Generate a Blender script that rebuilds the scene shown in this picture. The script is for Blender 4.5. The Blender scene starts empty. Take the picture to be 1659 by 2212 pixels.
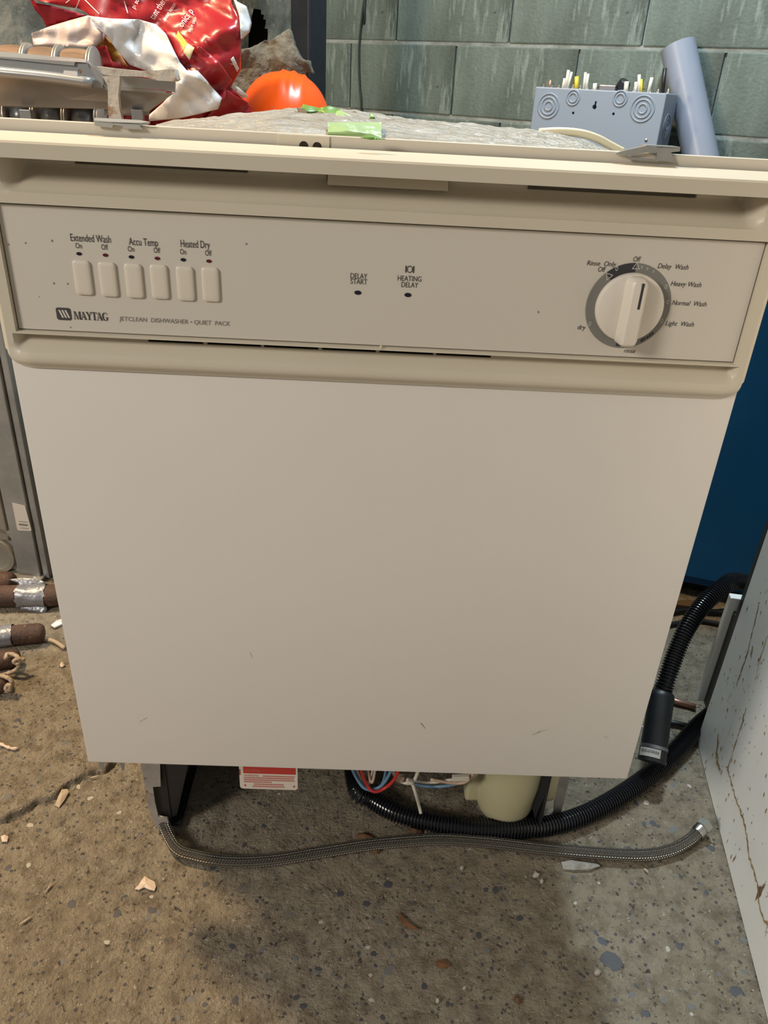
import bpy, bmesh, math, random
from mathutils import Vector, Matrix, noise
from mathutils.geometry import delaunay_2d_cdt
random.seed(7)
PI = math.pi
scene = bpy.context.scene
COL = scene.collection

# ------------------------------------------------------------------ camera
CAM = Vector((-0.009, -0.609, 0.886)); F = 1661.0
cd = bpy.data.cameras.new('camera'); cam = bpy.data.objects.new('camera', cd); COL.objects.link(cam)
cam.location = CAM; cam.rotation_euler = [math.radians(a) for a in (61.07, -2.82, -0.26)]
cd.sensor_fit = 'AUTO'; cd.sensor_width = 36.0; cd.lens = F / 2212 * 36.0; cd.clip_start = 0.02
scene.camera = cam
RM = cam.rotation_euler.to_matrix()

# ------------------------------------------------------------------ light
w = bpy.data.worlds.new('world'); scene.world = w; w.use_nodes = True
w.node_tree.nodes['Background'].inputs[0].default_value = (1.0, 0.96, 0.90, 1)
w.node_tree.nodes['Background'].inputs[1].default_value = 0.235
def area(name, loc, target, size, power, color):
    l = bpy.data.lights.new(name, 'AREA'); l.energy = power; l.color = color; l.shape = 'DISK'; l.size = size
    o = bpy.data.objects.new(name, l); COL.objects.link(o); o.location = loc
    o.rotation_euler = (Vector(target) - Vector(loc)).to_track_quat('-Z', 'Y').to_euler(); return o
area('cool_ceiling_lamp_offscreen', (0.40, 1.00, 2.4), (0.40, 1.00, 0), 0.26, 46, (0.76, 0.92, 1.0))
area('warm_ceiling_lamp_offscreen', (-1.32, 0.70, 2.3), (-0.8, 0.1, 0), 0.30, 60, (1.0, 0.72, 0.42))
area('room_ceiling_lamp_offscreen', (-2.5, -1.9, 2.1), (0.0, 0.0, 0.5), 0.8, 70, (1.0, 0.93, 0.84))
scene.view_settings.view_transform = 'Standard'; scene.view_settings.look = 'None'
scene.view_settings.gamma = 1.0; scene.view_settings.use_curve_mapping = False
scene.view_settings.exposure = 0.0

# ------------------------------------------------------------------ pixel -> place helpers (1659 x 2212 frame)
def ray(u, v): return RM @ Vector(((u - 829.5) / F, -(v - 1106) / F, -1.0))
def at_y(u, v, y): d = ray(u, v); return CAM + d * ((y - CAM.y) / d.y)
def at_z(u, v, z=0.0): d = ray(u, v); return CAM + d * ((z - CAM.z) / d.z)
def at_x(u, v, x): d = ray(u, v); return CAM + d * ((x - CAM.x) / d.x)
def at_plane(u, v, p, n): d = ray(u, v); return CAM + d * ((Vector(p) - CAM).dot(n) / d.dot(n))
def sm(a, b, x):
    t = min(1, max(0, (x - a) / (b - a))); return t * t * (3 - 2 * t)
def lerp(pts, x):
    if x <= pts[0][0]: return pts[0][1]
    for (a, b), (c, d) in zip(pts, pts[1:]):
        if x <= c: return b + (d - b) * (x - a) / (c - a)
    return pts[-1][1]
def catmull(P, n=12):
    P = [Vector(p) for p in P]; Q = [P[0] * 2 - P[1]] + P + [P[-1] * 2 - P[-2]]; out = []
    for i in range(1, len(Q) - 2):
        a, b, c, d = Q[i - 1], Q[i], Q[i + 1], Q[i + 2]
        for k in range(n):
            t = k / n
            out.append(0.5 * ((2 * b) + (c - a) * t + (2 * a - 5 * b + 4 * c - d) * t * t + (3 * b - a - 3 * c + d) * t ** 3))
    out.append(P[-1]); return out
def resample(P, step):
    out = [P[0].copy()]; need = step
    for a, b in zip(P, P[1:]):
        L = (b - a).length; pos = 0
        while L - pos >= need:
            pos += need; out.append(a.lerp(b, pos / L)); need = step
        need -= (L - pos)
    out.append(P[-1].copy()); return out

# ------------------------------------------------------------------ materials
def mat(name, col, rough=0.5, metal=0.0, col2=None, scale=8, stretch=(1, 1, 1), lo=0.35, hi=0.65, detail=5,
        bump=0.0, bscale=60, spec=0.5, spots=None, trans=0.0):
    m = bpy.data.materials.new(name); m.use_nodes = True; nt = m.node_tree; N = nt.nodes; L = nt.links
    b = N['Principled BSDF']; b.inputs['Base Color'].default_value = (*col, 1); b.inputs['Roughness'].default_value = rough
    b.inputs['Metallic'].default_value = metal; b.inputs['Specular IOR Level'].default_value = spec
    if trans: b.inputs['Subsurface Weight'].default_value = trans; b.inputs['Subsurface Radius'].default_value = (.01, .01, .008)
    tc = N.new('ShaderNodeTexCoord')
    cur = None
    def noise_fac(scale, stretch, lo, hi, detail):
        mp = N.new('ShaderNodeMapping'); mp.inputs['Scale'].default_value = stretch; L.new(tc.outputs['Object'], mp.inputs[0])
        n = N.new('ShaderNodeTexNoise'); n.inputs['Scale'].default_value = scale; n.inputs['Detail'].default_value = detail
        n.inputs['Roughness'].default_value = 0.62; L.new(mp.outputs[0], n.inputs['Vector'])
        r = N.new('ShaderNodeMapRange'); r.inputs['From Min'].default_value = lo; r.inputs['From Max'].default_value = hi
        L.new(n.outputs['Fac'], r.inputs['Value']); return r.outputs[0]
    def mix(fac, c_in, c2):
        x = N.new('ShaderNodeMix'); x.data_type = 'RGBA'; L.new(fac, x.inputs['Factor'])
        if c_in is None: x.inputs['A'].default_value = (*col, 1)
        else: L.new(c_in, x.inputs['A'])
        x.inputs['B'].default_value = (*c2, 1); return x.outputs['Result']
    if col2: cur = mix(noise_fac(scale, stretch, lo, hi, detail), cur, col2)
    for s in (spots or []):   # (color, scale, stretch, lo, hi)
        cur = mix(noise_fac(s[1], s[2], s[3], s[4], 4), cur, s[0])
    if cur is not None: L.new(cur, b.inputs['Base Color'])
    if bump:
        n = N.new('ShaderNodeTexNoise'); n.inputs['Scale'].default_value = bscale; n.inputs['Detail'].default_value = 6
        L.new(tc.outputs['Object'], n.inputs['Vector'])
        bp = N.new('ShaderNodeBump'); bp.inputs['Strength'].default_value = bump; bp.inputs['Distance'].default_value = 0.004
        L.new(n.outputs['Fac'], bp.inputs['Height']); L.new(bp.outputs[0], b.inputs['Normal'])
    return m
M = {}
M['door'] = mat('door_enamel', (.71, .672, .622), .38, col2=(.69, .65, .60), scale=3)
M['console'] = mat('console_plastic', (.60, .545, .435), .42, col2=(.575, .52, .41), scale=5)
M['inset'] = mat('control_plate', (.61, .565, .49), .36)
M['button'] = mat('button_plastic', (.68, .62, .52), .35)
M['knob'] = mat('knob_plastic', (.72, .665, .575), .3)
M['ring'] = mat('dial_grey', (.20, .195, .175), .5)
M['ringdark'] = mat('dial_dark', (.035, .035, .04), .5)
M['ink'] = mat('printed_ink', (.055, .05, .05), .5)
M['inkpale'] = mat('printed_grey_ink', (.22, .20, .175), .5)
M['inkcream'] = mat('printed_cream', (.55, .53, .47), .5)
M['led'] = mat('dark_indicator', (.012, .010, .02), .15)
M['ledred'] = mat('red_indicator', (.10, .012, .022), .15)
M['flange'] = mat('tub_flange', (.60, .55, .46), .4)
M['blackpaint'] = mat('black_paint', (.012, .013, .015), .45, bump=.1)
M['galv'] = mat('galvanised_steel', (.40, .395, .375), .42, .4, (.27, .27, .265), 14, lo=.3, hi=.7)
M['rustgalv'] = mat('worn_galvanised', (.44, .42, .39), .55, .35, (.30, .28, .26), 22, spots=[((.16, .07, .035), 60, (1, 1, 1), .64, .72)])
M['wrap'] = mat('plastic_insulation_wrap', (.44, .43, .395), .22, .0, (.33, .30, .25), 26, (.5, 2.5, 1), .40, .66, bump=1.0, bscale=150,
                spots=[((.17, .15, .13), 60, (.4, 2, 1), .66, .72)])
M['greentape'] = mat('green_tape', (.34, .50, .21), .45, col2=(.30, .44, .20), scale=40, stretch=(.3, 1, 3))
M['greendark'] = mat('green_tape_back', (.17, .36, .045), .4, col2=(.10, .22, .03), scale=40)
M['brownfelt'] = mat('brown_kraft', (.12, .075, .035), .8)
M['cream'] = mat('cream_foam', (.72, .67, .48), .5)
M['sump'] = mat('yellowed_plastic', (.47, .43, .27), .38)
M['card'] = mat('warning_card', (.68, .62, .54), .5)
M['red'] = mat('red_print', (.50, .045, .035), .5)
M['redpale'] = mat('pale_red_print', (.55, .20, .16), .5)
M['wirered'] = mat('red_wire', (.45, .03, .03), .4)
M['wireblue'] = mat('blue_wire', (.13, .24, .36), .4)
M['wirewhite'] = mat('white_wire', (.60, .55, .46), .45)
M['wirepink'] = mat('tan_wire', (.50, .36, .28), .45)
M['hose'] = mat('black_corrugated_plastic', (.013, .014, .017), .2)
M['rubber'] = mat('black_rubber', (.010, .011, .013), .45, bump=.15)
M['sticker'] = mat('worn_sticker', (.55, .53, .50), .5, col2=(.40, .37, .33), scale=60)
M['nickel'] = mat('nickel', (.55, .54, .50), .25, 1.0)
M['floor_peb_dark'] = mat('dark_aggregate', (.075, .075, .085), .6, col2=(.05, .05, .055), scale=90)
M['floor_peb_mid'] = mat('grey_aggregate', (.17, .165, .16), .7, col2=(.12, .12, .12), scale=90)
M['floor_peb_pale'] = mat('pale_aggregate', (.42, .39, .33), .7)
M['block'] = mat('painted_block', (.155, .202, .175), .62, 0, (.066, .085, .073), 5, (1.6, 1.6, .5), .34, .68, 8, bump=.35, bscale=120,
                 spots=[((.29, .35, .315), 16, (2.2, 2.2, .35), .56, .76), ((.075, .085, .075), 4, (1, 1, .6), .60, .80), ((.05, .045, .04), 45, (1, 1, .8), .69, .74)])
M['mortar'] = mat('mortar', (.30, .325, .30), .85, 0, (.13, .14, .125), 9, lo=.4, hi=.68, bump=.5, bscale=90)
M['stone'] = mat('rough_parging', (.26, .25, .20), .9, 0, (.11, .105, .085), 9, lo=.35, hi=.65, detail=8, bump=.9, bscale=45,
                 spots=[((.36, .34, .28), 18, (1, 1, 1), .58, .7)])
M['post'] = mat('dark_post_paint', (.010, .013, .020), .38, col2=(.02, .022, .03), scale=12)
M['wool'] = mat('grey_mineral_wool', (.17, .16, .125), .95, 0, (.10, .09, .07), 25, (1.5, 1.5, .6), .35, .65, bump=.9, bscale=140)
M['orange'] = mat('orange_helmet_plastic', (.90, .095, .004), .34)
M['bagred'] = mat('red_bag_plastic', (.30, .010, .016), .33, col2=(.36, .022, .028), scale=18, stretch=(1, 1, 1), lo=.45, hi=.75)
M['bagwhite'] = mat('white_bag_plastic', (.66, .665, .68), .22, col2=(.61, .61, .625), scale=14, lo=.5, hi=.8, trans=.0)
M['bagpink'] = mat('bag_inside', (.50, .43, .40), .4, col2=(.45, .37, .35), scale=10)
M['gold'] = mat('gold_label', (.52, .37, .06), .45)
M['goldpale'] = mat('gold_pale', (.62, .54, .32), .5)
M['bagprint'] = mat('bag_white_print', (.82, .74, .76), .45)
M['ochre'] = mat('ochre_print', (.35, .20, .015), .5, col2=(.20, .03, .01), scale=30)
M['troughgrey'] = mat('grey_enamel', (.33, .34, .345), .26, .4, (.29, .30, .305), 12)
M['spool'] = mat('brown_wound_cord', (.21, .125, .07), .75, 0, (.12, .07, .04), 35, (.3, 2, 2), .35, .65, bump=.3)
M['reelgrey'] = mat('grey_reel_metal', (.20, .21, .22), .3, .6, (.12, .125, .13), 30)
M['disc'] = mat('spool_flange', (.38, .365, .33), .4, .5)
M['flaky'] = mat('flaking_rusty_paint', (.46, .44, .40), .7, 0, (.24, .13, .08), 42, (.6, 1, 1), .5, .64, bump=.5)
M['boxgrey'] = mat('grey_panel_paint', (.25, .305, .385), .38)
M['pvc'] = mat('grey_pvc', (.27, .30, .38), .36, col2=(.25, .28, .35), scale=9)
M['bluecab'] = mat('blue_cabinet_paint', (.002, .12, .38), .45, col2=(.002, .10, .32), scale=7,
                   spots=[((.10, .15, .22), 30, (1, 1, 1), .76, .8)])
M['stainwhite'] = mat('rust_stained_enamel', (.90, .92, .91), .33, 0, (.86, .86, .82), 6,
                      spots=[((.17, .10, .055), 34, (1.5, 1.5, .55), .655, .69), ((.50, .38, .20), 11, (1, 1, .35), .64, .76)])
M['rust'] = mat('rust_run', (.24, .14, .06), .8, 0, (.42, .30, .14), 60, lo=.4, hi=.6)
M['panelbeige'] = mat('aged_zinc_panel', (.36, .33, .275), .36, .3, (.29, .265, .22), 9, lo=.35, hi=.7)
M['rustiron'] = mat('rusty_cast_iron', (.095, .047, .028), .75, 0, (.05, .026, .017), 28, lo=.35, hi=.65, bump=.5, bscale=160,
                    spots=[((.24, .17, .12), 60, (1, 1, 1), .64, .74)])
M['duct'] = mat('silver_duct_tape', (.26, .265, .29), .3, .35, (.20, .205, .225), 40, bump=.5, bscale=90)
M['rope'] = mat('cotton_cord', (.52, .41, .29), .9, 0, (.36, .27, .18), 120, bump=.5, bscale=400)
M['paper'] = mat('paper_scrap', (.70, .57, .46), .8, 0, (.62, .50, .40), 40)
M['chip'] = mat('pale_wood_chip', (.52, .43, .33), .85, 0, (.40, .31, .22), 60, (4, 1, 1))
M['leaf'] = mat('dry_leaf', (.17, .075, .03), .8, 0, (.10, .05, .02), 60)
M['copper'] = mat('copper_pipe', (.62, .33, .22), .4, .7, (.35, .2, .15), 30)
M['bench'] = mat('bench_wood', (.30, .21, .13), .7, 0, (.22, .15, .09), 12, (.4, 5, 5))
M['iron'] = mat('dark_iron', (.03, .032, .036), .45, .4)
M['lump'] = mat('mortar_lump', (.34, .32, .28), .9, 0, (.22, .20, .17), 60, bump=.8, bscale=200)
M['yellowwire'] = mat('yellow_wire', (.72, .55, .03), .4)
M['palewire'] = mat('white_wire_jacket', (.66, .64, .55), .45)
M['zincdark'] = mat('clamp_metal', (.28, .29, .32), .3, .8)

def floor_material():
    m = bpy.data.materials.new('concrete_floor'); m.use_nodes = True; nt = m.node_tree; N = nt.nodes; L = nt.links
    b = N['Principled BSDF']; b.inputs['Roughness'].default_value = .82; b.inputs['Specular IOR Level'].default_value = .3
    tc = N.new('ShaderNodeTexCoord')
    def nz(s, d=6): 
        n = N.new('ShaderNodeTexNoise'); n.inputs['Scale'].default_value = s; n.inputs['Detail'].default_value = d
        n.inputs['Roughness'].default_value = .65; L.new(tc.outputs['Object'], n.inputs['Vector']); return n.outputs['Fac']
    def rng(x, lo, hi):
        r = N.new('ShaderNodeMapRange'); r.inputs['From Min'].default_value = lo; r.inputs['From Max'].default_value = hi; L.new(x, r.inputs['Value']); return r.outputs[0]
    def mx(f, a, c):
        x = N.new('ShaderNodeMix'); x.data_type = 'RGBA'; L.new(f, x.inputs['Factor'])
        if isinstance(a, tuple): x.inputs['A'].default_value = (*a, 1)
        else: L.new(a, x.inputs['A'])
        x.inputs['B'].default_value = (*c, 1); return x.outputs['Result']
    c = mx(rng(nz(2.2), .35, .65), (.285, .236, .165), (.345, .300, .228))
    c = mx(rng(nz(45), .42, .66), c, (.185, .150, .106))
    c = mx(rng(nz(150, 3), .60, .68), c, (.07, .06, .05))
    c = mx(rng(nz(210, 2), .66, .72), c, (.48, .43, .33))
    vo = N.new('ShaderNodeTexVoronoi'); vo.inputs['Scale'].default_value = 75; L.new(tc.outputs['Object'], vo.inputs['Vector'])
    c = mx(rng(vo.outputs['Distance'], .20, .13), c, (.105, .10, .10))
    L.new(c, b.inputs['Base Color'])
    ad = N.new('ShaderNodeMath'); ad.operation = 'ADD'; L.new(nz(60, 8), ad.inputs[0]); L.new(nz(230, 4), ad.inputs[1])
    bp = N.new('ShaderNodeBump'); bp.inputs['Strength'].default_value = 1.0; bp.inputs['Distance'].default_value = .006
    L.new(ad.outputs[0], bp.inputs['Height']); L.new(bp.outputs[0], b.inputs['Normal'])
    return m
M['floor'] = floor_material()

def braid_material():
    m = bpy.data.materials.new('stainless_braid'); m.use_nodes = True; nt = m.node_tree; N = nt.nodes; L = nt.links
    b = N['Principled BSDF']; b.inputs['Metallic'].default_value = .85; b.inputs['Roughness'].default_value = .35
    uv = N.new('ShaderNodeUVMap'); sp = N.new('ShaderNodeSeparateXYZ'); L.new(uv.outputs[0], sp.inputs[0])
    def mt(op, a, c=None):
        n = N.new('ShaderNodeMath'); n.operation = op
        for i, x in enumerate((a, c)):
            if x is None: continue
            if isinstance(x, (int, float)): n.inputs[i].default_value = x
            else: L.new(x, n.inputs[i])
        return n.outputs[0]
    U = mt('MULTIPLY', sp.outputs[0], 2 * PI / .0036); V = mt('MULTIPLY', sp.outputs[1], 2 * PI * 14)
    s1 = mt('SINE', U); s2 = mt('SINE', mt('ADD', V, mt('MULTIPLY', s1, .6)))
    s3 = mt('SINE', mt('ADD', U, mt('MULTIPLY', V, .5)))
    h = mt('ADD', mt('MULTIPLY', s2, .5), mt('MULTIPLY', s3, .5))
    r = N.new('ShaderNodeMapRange'); r.inputs['From Min'].default_value = -.5; r.inputs['From Max'].default_value = .7; L.new(h, r.inputs['Value'])
    x = N.new('ShaderNodeMix'); x.data_type = 'RGBA'; L.new(r.outputs[0], x.inputs['Factor'])
    x.inputs['A'].default_value = (.20, .185, .16, 1); x.inputs['B'].default_value = (.25, .232, .20, 1); L.new(x.outputs['Result'], b.inputs['Base Color'])  # gap shade between strands faintly put into the base colour
    bp = N.new('ShaderNodeBump'); bp.inputs['Strength'].default_value = 1.0; bp.inputs['Distance'].default_value = .0016
    L.new(h, bp.inputs['Height']); L.new(bp.outputs[0], b.inputs['Normal']); return m
M['braid'] = braid_material()

# ------------------------------------------------------------------ mesh building
def link(name, me, m, parent=None, smooth=False, loc=None):
    if m is not None: me.materials.append(M[m] if isinstance(m, str) else m)
    if smooth:
        for p in me.polygons: p.use_smooth = True
    o = bpy.data.objects.new(name, me); COL.objects.link(o)
    if parent:
        o.parent = parent
        o.matrix_parent_inverse = wm(parent).inverted()
    return o
def wm(o):
    m = o.matrix_basis.copy()
    if o.parent: return wm(o.parent) @ o.matrix_parent_inverse @ m
    return m
def tag(o, label=None, cat=None, group=None, kind=None):
    if label: o['label'] = label
    if cat: o['category'] = cat
    if group: o['group'] = group
    if kind: o['kind'] = kind
    return o
def thing(name, label, cat, loc, group=None):
    e = bpy.data.objects.new(name, None); COL.objects.link(e); e.location = loc; e.empty_display_size = .05
    return tag(e, label, cat, group)
class MB:
    def __init__(s): s.v = []; s.f = []; s.uv = None
    def add(s, vs, fs):
        o = len(s.v); s.v += [tuple(x) for x in vs]; s.f += [tuple(i + o for i in f) for f in fs]
    def box(s, c, size, R=None, bev=0.0):
        bm = bmesh.new(); bmesh.ops.create_cube(bm, size=1)
        for v in bm.verts: v.co = Vector((v.co.x * size[0], v.co.y * size[1], v.co.z * size[2]))
        if bev: bmesh.ops.bevel(bm, geom=list(bm.edges), offset=bev, segments=2, profile=.6, affect='EDGES')
        for v in bm.verts:
            if R is not None: v.co = R @ v.co
            v.co += Vector(c)
        bm.verts.index_update()
        s.add([v.co for v in bm.verts], [[v.index for v in f.verts] for f in bm.faces]); bm.free(); return s
    def tube(s, P, r, n=10, cap=True, uv=False):
        P = [Vector(p) for p in P]; k = len(P); R = r if callable(r) else (lambda i: r)
        t0 = (P[1] - P[0]).normalized(); up = Vector((0, 0, 1)) if abs(t0.z) < .9 else Vector((1, 0, 0))
        nx = t0.cross(up).normalized(); vs = []; fs = []
        for i in range(k):
            t = (P[min(i + 1, k - 1)] - P[max(i - 1, 0)]).normalized()
            nx = (nx - t * nx.dot(t)).normalized(); ny = t.cross(nx)
            for j in range(n):
                a = 2 * PI * j / n; vs.append(P[i] + (nx * math.cos(a) + ny * math.sin(a)) * R(i))
        for i in range(k - 1):
            for j in range(n):
                fs.append((i * n + j, i * n + (j + 1) % n, (i + 1) * n + (j + 1) % n, (i + 1) * n + j))
        if cap: fs.append(tuple(range(n))[::-1]); fs.append(tuple((k - 1) * n + j for j in range(n)))
        s.add(vs, fs); return s
    def prism(s, pts, d):
        """polygon of 3D points, thickened along vector d"""
        n = len(pts); pts = [Vector(p) for p in pts]; d = Vector(d)
        s.add(pts + [p + d for p in pts], [tuple(range(n)), tuple(range(2 * n - 1, n - 1, -1))] +
              [(i, i + n, (i + 1) % n + n, (i + 1) % n) for i in range(n)]); return s
    def lathe(s, prof, n=32, O=(0, 0, 0), ax=None):
        """prof: (r, h) list; axis = h direction"""
        ax = Vector(ax or (0, 0, 1)).normalized(); up = Vector((1, 0, 0)) if abs(ax.x) < .9 else Vector((0, 0, 1))
        a = ax.cross(up).normalized(); b = ax.cross(a); vs = []; fs = []
        for r, h in prof:
            for j in range(n):
                t = 2 * PI * j / n; vs.append(Vector(O) + ax * h + (a * math.cos(t) + b * math.sin(t)) * r)
        for i in range(len(prof) - 1):
            for j in range(n): fs.append((i * n + j, i * n + (j + 1) % n, (i + 1) * n + (j + 1) % n, (i + 1) * n + j))
        fs.append(tuple(range(n))[::-1]); fs.append(tuple((len(prof) - 1) * n + j for j in range(n)))
        s.add(vs, fs); return s
    def grid(s, f, us, vs_):
        nu, nv = len(us), len(vs_)
        s.add([f(u, v) for v in vs_ for u in us], [(j * nu + i, j * nu + i + 1, (j + 1) * nu + i + 1, (j + 1) * nu + i) for j in range(nv - 1) for i in range(nu - 1)])
        return s
    def build(s, name, m, parent=None, smooth=False, fix=True):
        me = bpy.data.meshes.new(name); me.from_pydata([tuple(v) for v in s.v], [], s.f)
        if fix:
            bm = bmesh.new(); bm.from_mesh(me); bmesh.ops.recalc_face_normals(bm, faces=bm.faces); bm.to_mesh(me); bm.free()
        me.update(); return link(name, me, m, parent, smooth)
def arange(a, b, st):
    n = max(1, int(round((b - a) / st))); return [a + (b - a) * i / n for i in range(n + 1)]
def smooth_angle(o, deg=35):
    for p in o.data.polygons: p.use_smooth = True
    o.data.set_sharp_from_angle(angle=math.radians(deg)); return o
def pnoise(p, s=1.0): return noise.noise(Vector(p) * s)
def fbm(p, s, o=4): return noise.fractal(Vector(p) * s, 1.0, 2.0, o)
def tube_uv(P, r, n, name, m, parent):
    """tube with UV (length in metres, turn)"""
    b = MB().tube(P, r, n, cap=True); o = b.build(name, m, parent, True, fix=False); me = o.data
    L = [0]
    for a, c in zip(P, P[1:]): L.append(L[-1] + (c - a).length)
    uvl = me.uv_layers.new(name='UVMap')
    for p in me.polygons:
        for li in p.loop_indices:
            vi = me.loops[li].vertex_index; i, j = divmod(vi, n); vv = j / n
            if len(p.vertices) == 4 and j == 0 and any(x % n == n - 1 for x in p.vertices): vv = 1.0
            uvl.data[li].uv = (L[i], vv)
    return o
# lettering: text curve -> flat mesh
_caph = None
def text_mesh(txt, shear=0.0):
    c = bpy.data.curves.new('t', 'FONT'); c.body = txt; c.shear = shear; c.resolution_u = 3
    o = bpy.data.objects.new('t', c); COL.objects.link(o); bpy.context.view_layer.update()
    me = bpy.data.meshes.new_from_object(o.evaluated_get(bpy.context.evaluated_depsgraph_get()))
    V = [v.co.copy() for v in me.vertices]; Fc = [tuple(p.vertices) for p in me.polygons]
    bpy.data.objects.remove(o); bpy.data.curves.remove(c); bpy.data.meshes.remove(me); return V, Fc
def cap_height():
    global _caph
    if _caph is None: V, _ = text_mesh('H'); _caph = max(v.y for v in V)
    return _caph

def cut(o, mb):
    """cut a real hole: boolean difference, worked out now"""
    me = bpy.data.meshes.new('c'); me.from_pydata([tuple(v) for v in mb.v], [], mb.f); bm = bmesh.new(); bm.from_mesh(me); bmesh.ops.recalc_face_normals(bm, faces=bm.faces); bm.to_mesh(me); bm.free()
    c = bpy.data.objects.new('c', me); COL.objects.link(c); md = o.modifiers.new('c', 'BOOLEAN'); md.object = c; md.operation = 'DIFFERENCE'; md.solver = 'EXACT'
    bpy.context.view_layer.update(); new = bpy.data.meshes.new_from_object(o.evaluated_get(bpy.context.evaluated_depsgraph_get())); o.modifiers.remove(md)
    nm = o.data.name; o.data = new; new.name = nm; bpy.data.objects.remove(c); bpy.data.meshes.remove(me)
def sleeve(x0, x1, z0, z1, y0, y1):
    """four thin walls lining an opening"""
    b = MB(); b.add([(x0, y0, z0), (x1, y0, z0), (x1, y0, z1), (x0, y0, z1), (x0, y1, z0), (x1, y1, z0), (x1, y1, z1), (x0, y1, z1)], [(0, 1, 5, 4), (1, 2, 6, 5), (2, 3, 7, 6), (3, 0, 4, 7)]); return b

def patch(outline, depth, step=7, thick=.006, closed=True):
    """outline in photo pixels, depth(u,v)->y plane of that point; returns MB of a closed sheet of that thickness"""
    from math import hypot
    P = []
    for (a, b) in zip(outline, outline[1:] + outline[:1]):
        n = max(1, int(hypot(b[0] - a[0], b[1] - a[1]) / step))
        P += [(a[0] + (b[0] - a[0]) * i / n, a[1] + (b[1] - a[1]) * i / n) for i in range(n)]
    nb = len(P)
    def inside(x, y):
        c = False
        for (x1, y1), (x2, y2) in zip(P, P[1:] + P[:1]):
            if (y1 > y) != (y2 > y) and x < (x2 - x1) * (y - y1) / (y2 - y1) + x1: c = not c
        return c
    us = [p[0] for p in P]; vs = [p[1] for p in P]; pts = [Vector(p) for p in P]
    v = min(vs) + step * .5; row = 0
    while v < max(vs):
        u = min(us) + step * (.5 if row % 2 else .25)
        while u < max(us):
            if inside(u, v) and min((Vector((u, v)) - q).length for q in pts[:nb]) > step * .45: pts.append(Vector((u, v)))
            u += step
        v += step * .87; row += 1
    vo, eo, fo, *_ = delaunay_2d_cdt(pts, [(i, (i + 1) % nb) for i in range(nb)], [list(range(nb))], 1, 1e-4)
    F3 = []; B3 = []
    for q in vo:
        y = depth(q.x, q.y); F3.append(at_y(q.x, q.y, y)); B3.append(F3[-1] + Vector((0, thick, 0)))
    n = len(vo); mb = MB(); fs = [tuple(f) for f in fo]
    mb.add(F3, fs)
    if closed:
        from collections import Counter
        cnt = Counter()
        for f in fs:
            for a, b in zip(f, f[1:] + f[:1]): cnt[tuple(sorted((a, b)))] += 1
        mb.v += [tuple(b) for b in B3]; mb.f += [tuple(i + n for i in f[::-1]) for f in fs]
        for (a, b), k in cnt.items():
            if k == 1: mb.f.append((a, b, b + n, a + n))
    return mb

# ================================================================== THE SETTING
crack = [at_z(*p) for p in ((-60, 1800), (0, 1772), (40, 1757), (75, 1738), (115, 1718), (150, 1697), (185, 1672), (225, 1662), (250, 1640))]
def crack_dist(x, y):
    best = 9; side = 1
    for a, b in zip(crack, crack[1:]):
        ax, ay = a.x, a.y; dx, dy = b.x - ax, b.y - ay; t = ((x - ax) * dx + (y - ay) * dy) / (dx * dx + dy * dy); t = min(1, max(0, t))
        ex, ey = x - ax - t * dx, y - ay - t * dy; d = math.hypot(ex, ey)
        if d < best: best = d; side = 1 if dx * ey - dy * ex > 0 else -1
    return best, side
def floor_pt(x, y):
    z = 0.0
    if -.85 < x < .8 and -.3 < y < .8:
        edge = min(sm(-.85, -.75, x), sm(.8, .7, x), sm(-.3, -.25, y), sm(.8, .7, y))
        z = (-.0014 + .0013 * fbm((x, y, 0), 30, 3) - .0005) * edge
        if x < -.2 and 0 < y < .35:
            j = .006 * pnoise((x, y, 0), 60); d, s = crack_dist(x + j, y - j)
            wd = .0062 + .004 * pnoise((x, y, 3), 40)
            z -= .011 * (1 - sm(wd * .25, wd, d))
            if s > 0: z += .0030 * (1 - sm(.0, .04, d))
            else: z -= .0015 * (1 - sm(.0, .03, d))
    return (x, y, min(z, 0.0))
gx = arange(-3, -.85, .4)[:-1] + arange(-.85, -.56, .0048)[:-1] + arange(-.56, -.24, .0021)[:-1] + arange(-.24, .8, .0048) + arange(.8, 3, .4)[1:]
gy = arange(-3, -.3, .4)[:-1] + arange(-.3, .05, .0048)[:-1] + arange(.05, .26, .0021)[:-1] + arange(.26, .8, .0048) + arange(.8, 3.6, .4)[1:]
floor = tag(MB().grid(floor_pt, gx, gy).build('floor', 'floor', None, True, fix=False), 'worn brown concrete basement floor', kind='structure')

def blob(r, n=9, h=.0012, seed=0):
    rnd = random.Random(seed); vs = [(0, 0, h)]; el = rnd.uniform(.55, .95); R = []
    for i in range(n):
        a = 2 * PI * i / n; q = r * rnd.uniform(.78, 1.12); R.append((q * math.cos(a), q * el * math.sin(a)))
    vs += [(x * .8, y * .8, h * .85) for x, y in R] + [(x, y, -.002) for x, y in R]
    fs = [(0, 1 + i, 1 + (i + 1) % n) for i in range(n)] + [(1 + i, 1 + n + i, 1 + n + (i + 1) % n, 1 + (i + 1) % n) for i in range(n)]
    me = bpy.data.meshes.new('pebble'); me.from_pydata(vs, [], fs); return me
peb = []
for k, (mn, wt) in enumerate((('floor_peb_dark', 6), ('floor_peb_mid', 5), ('floor_peb_pale', 2))):
    for q in range(4):
        me = blob(1.0, 9, .12, 31 * k + q); me.materials.append(M[mn]); peb += [me] * wt
rnd = random.Random(11)
def embed(u, v, r, me):
    p = at_z(u, v); o = bpy.data.objects.new('pebble', me); COL.objects.link(o)
    o.location = (p.x, p.y, floor_pt(p.x, p.y)[2] - .0004); s = r; o.scale = (s, s, .006); o.rotation_euler = (0, 0, rnd.uniform(0, 6.3)); o.parent = floor
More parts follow.
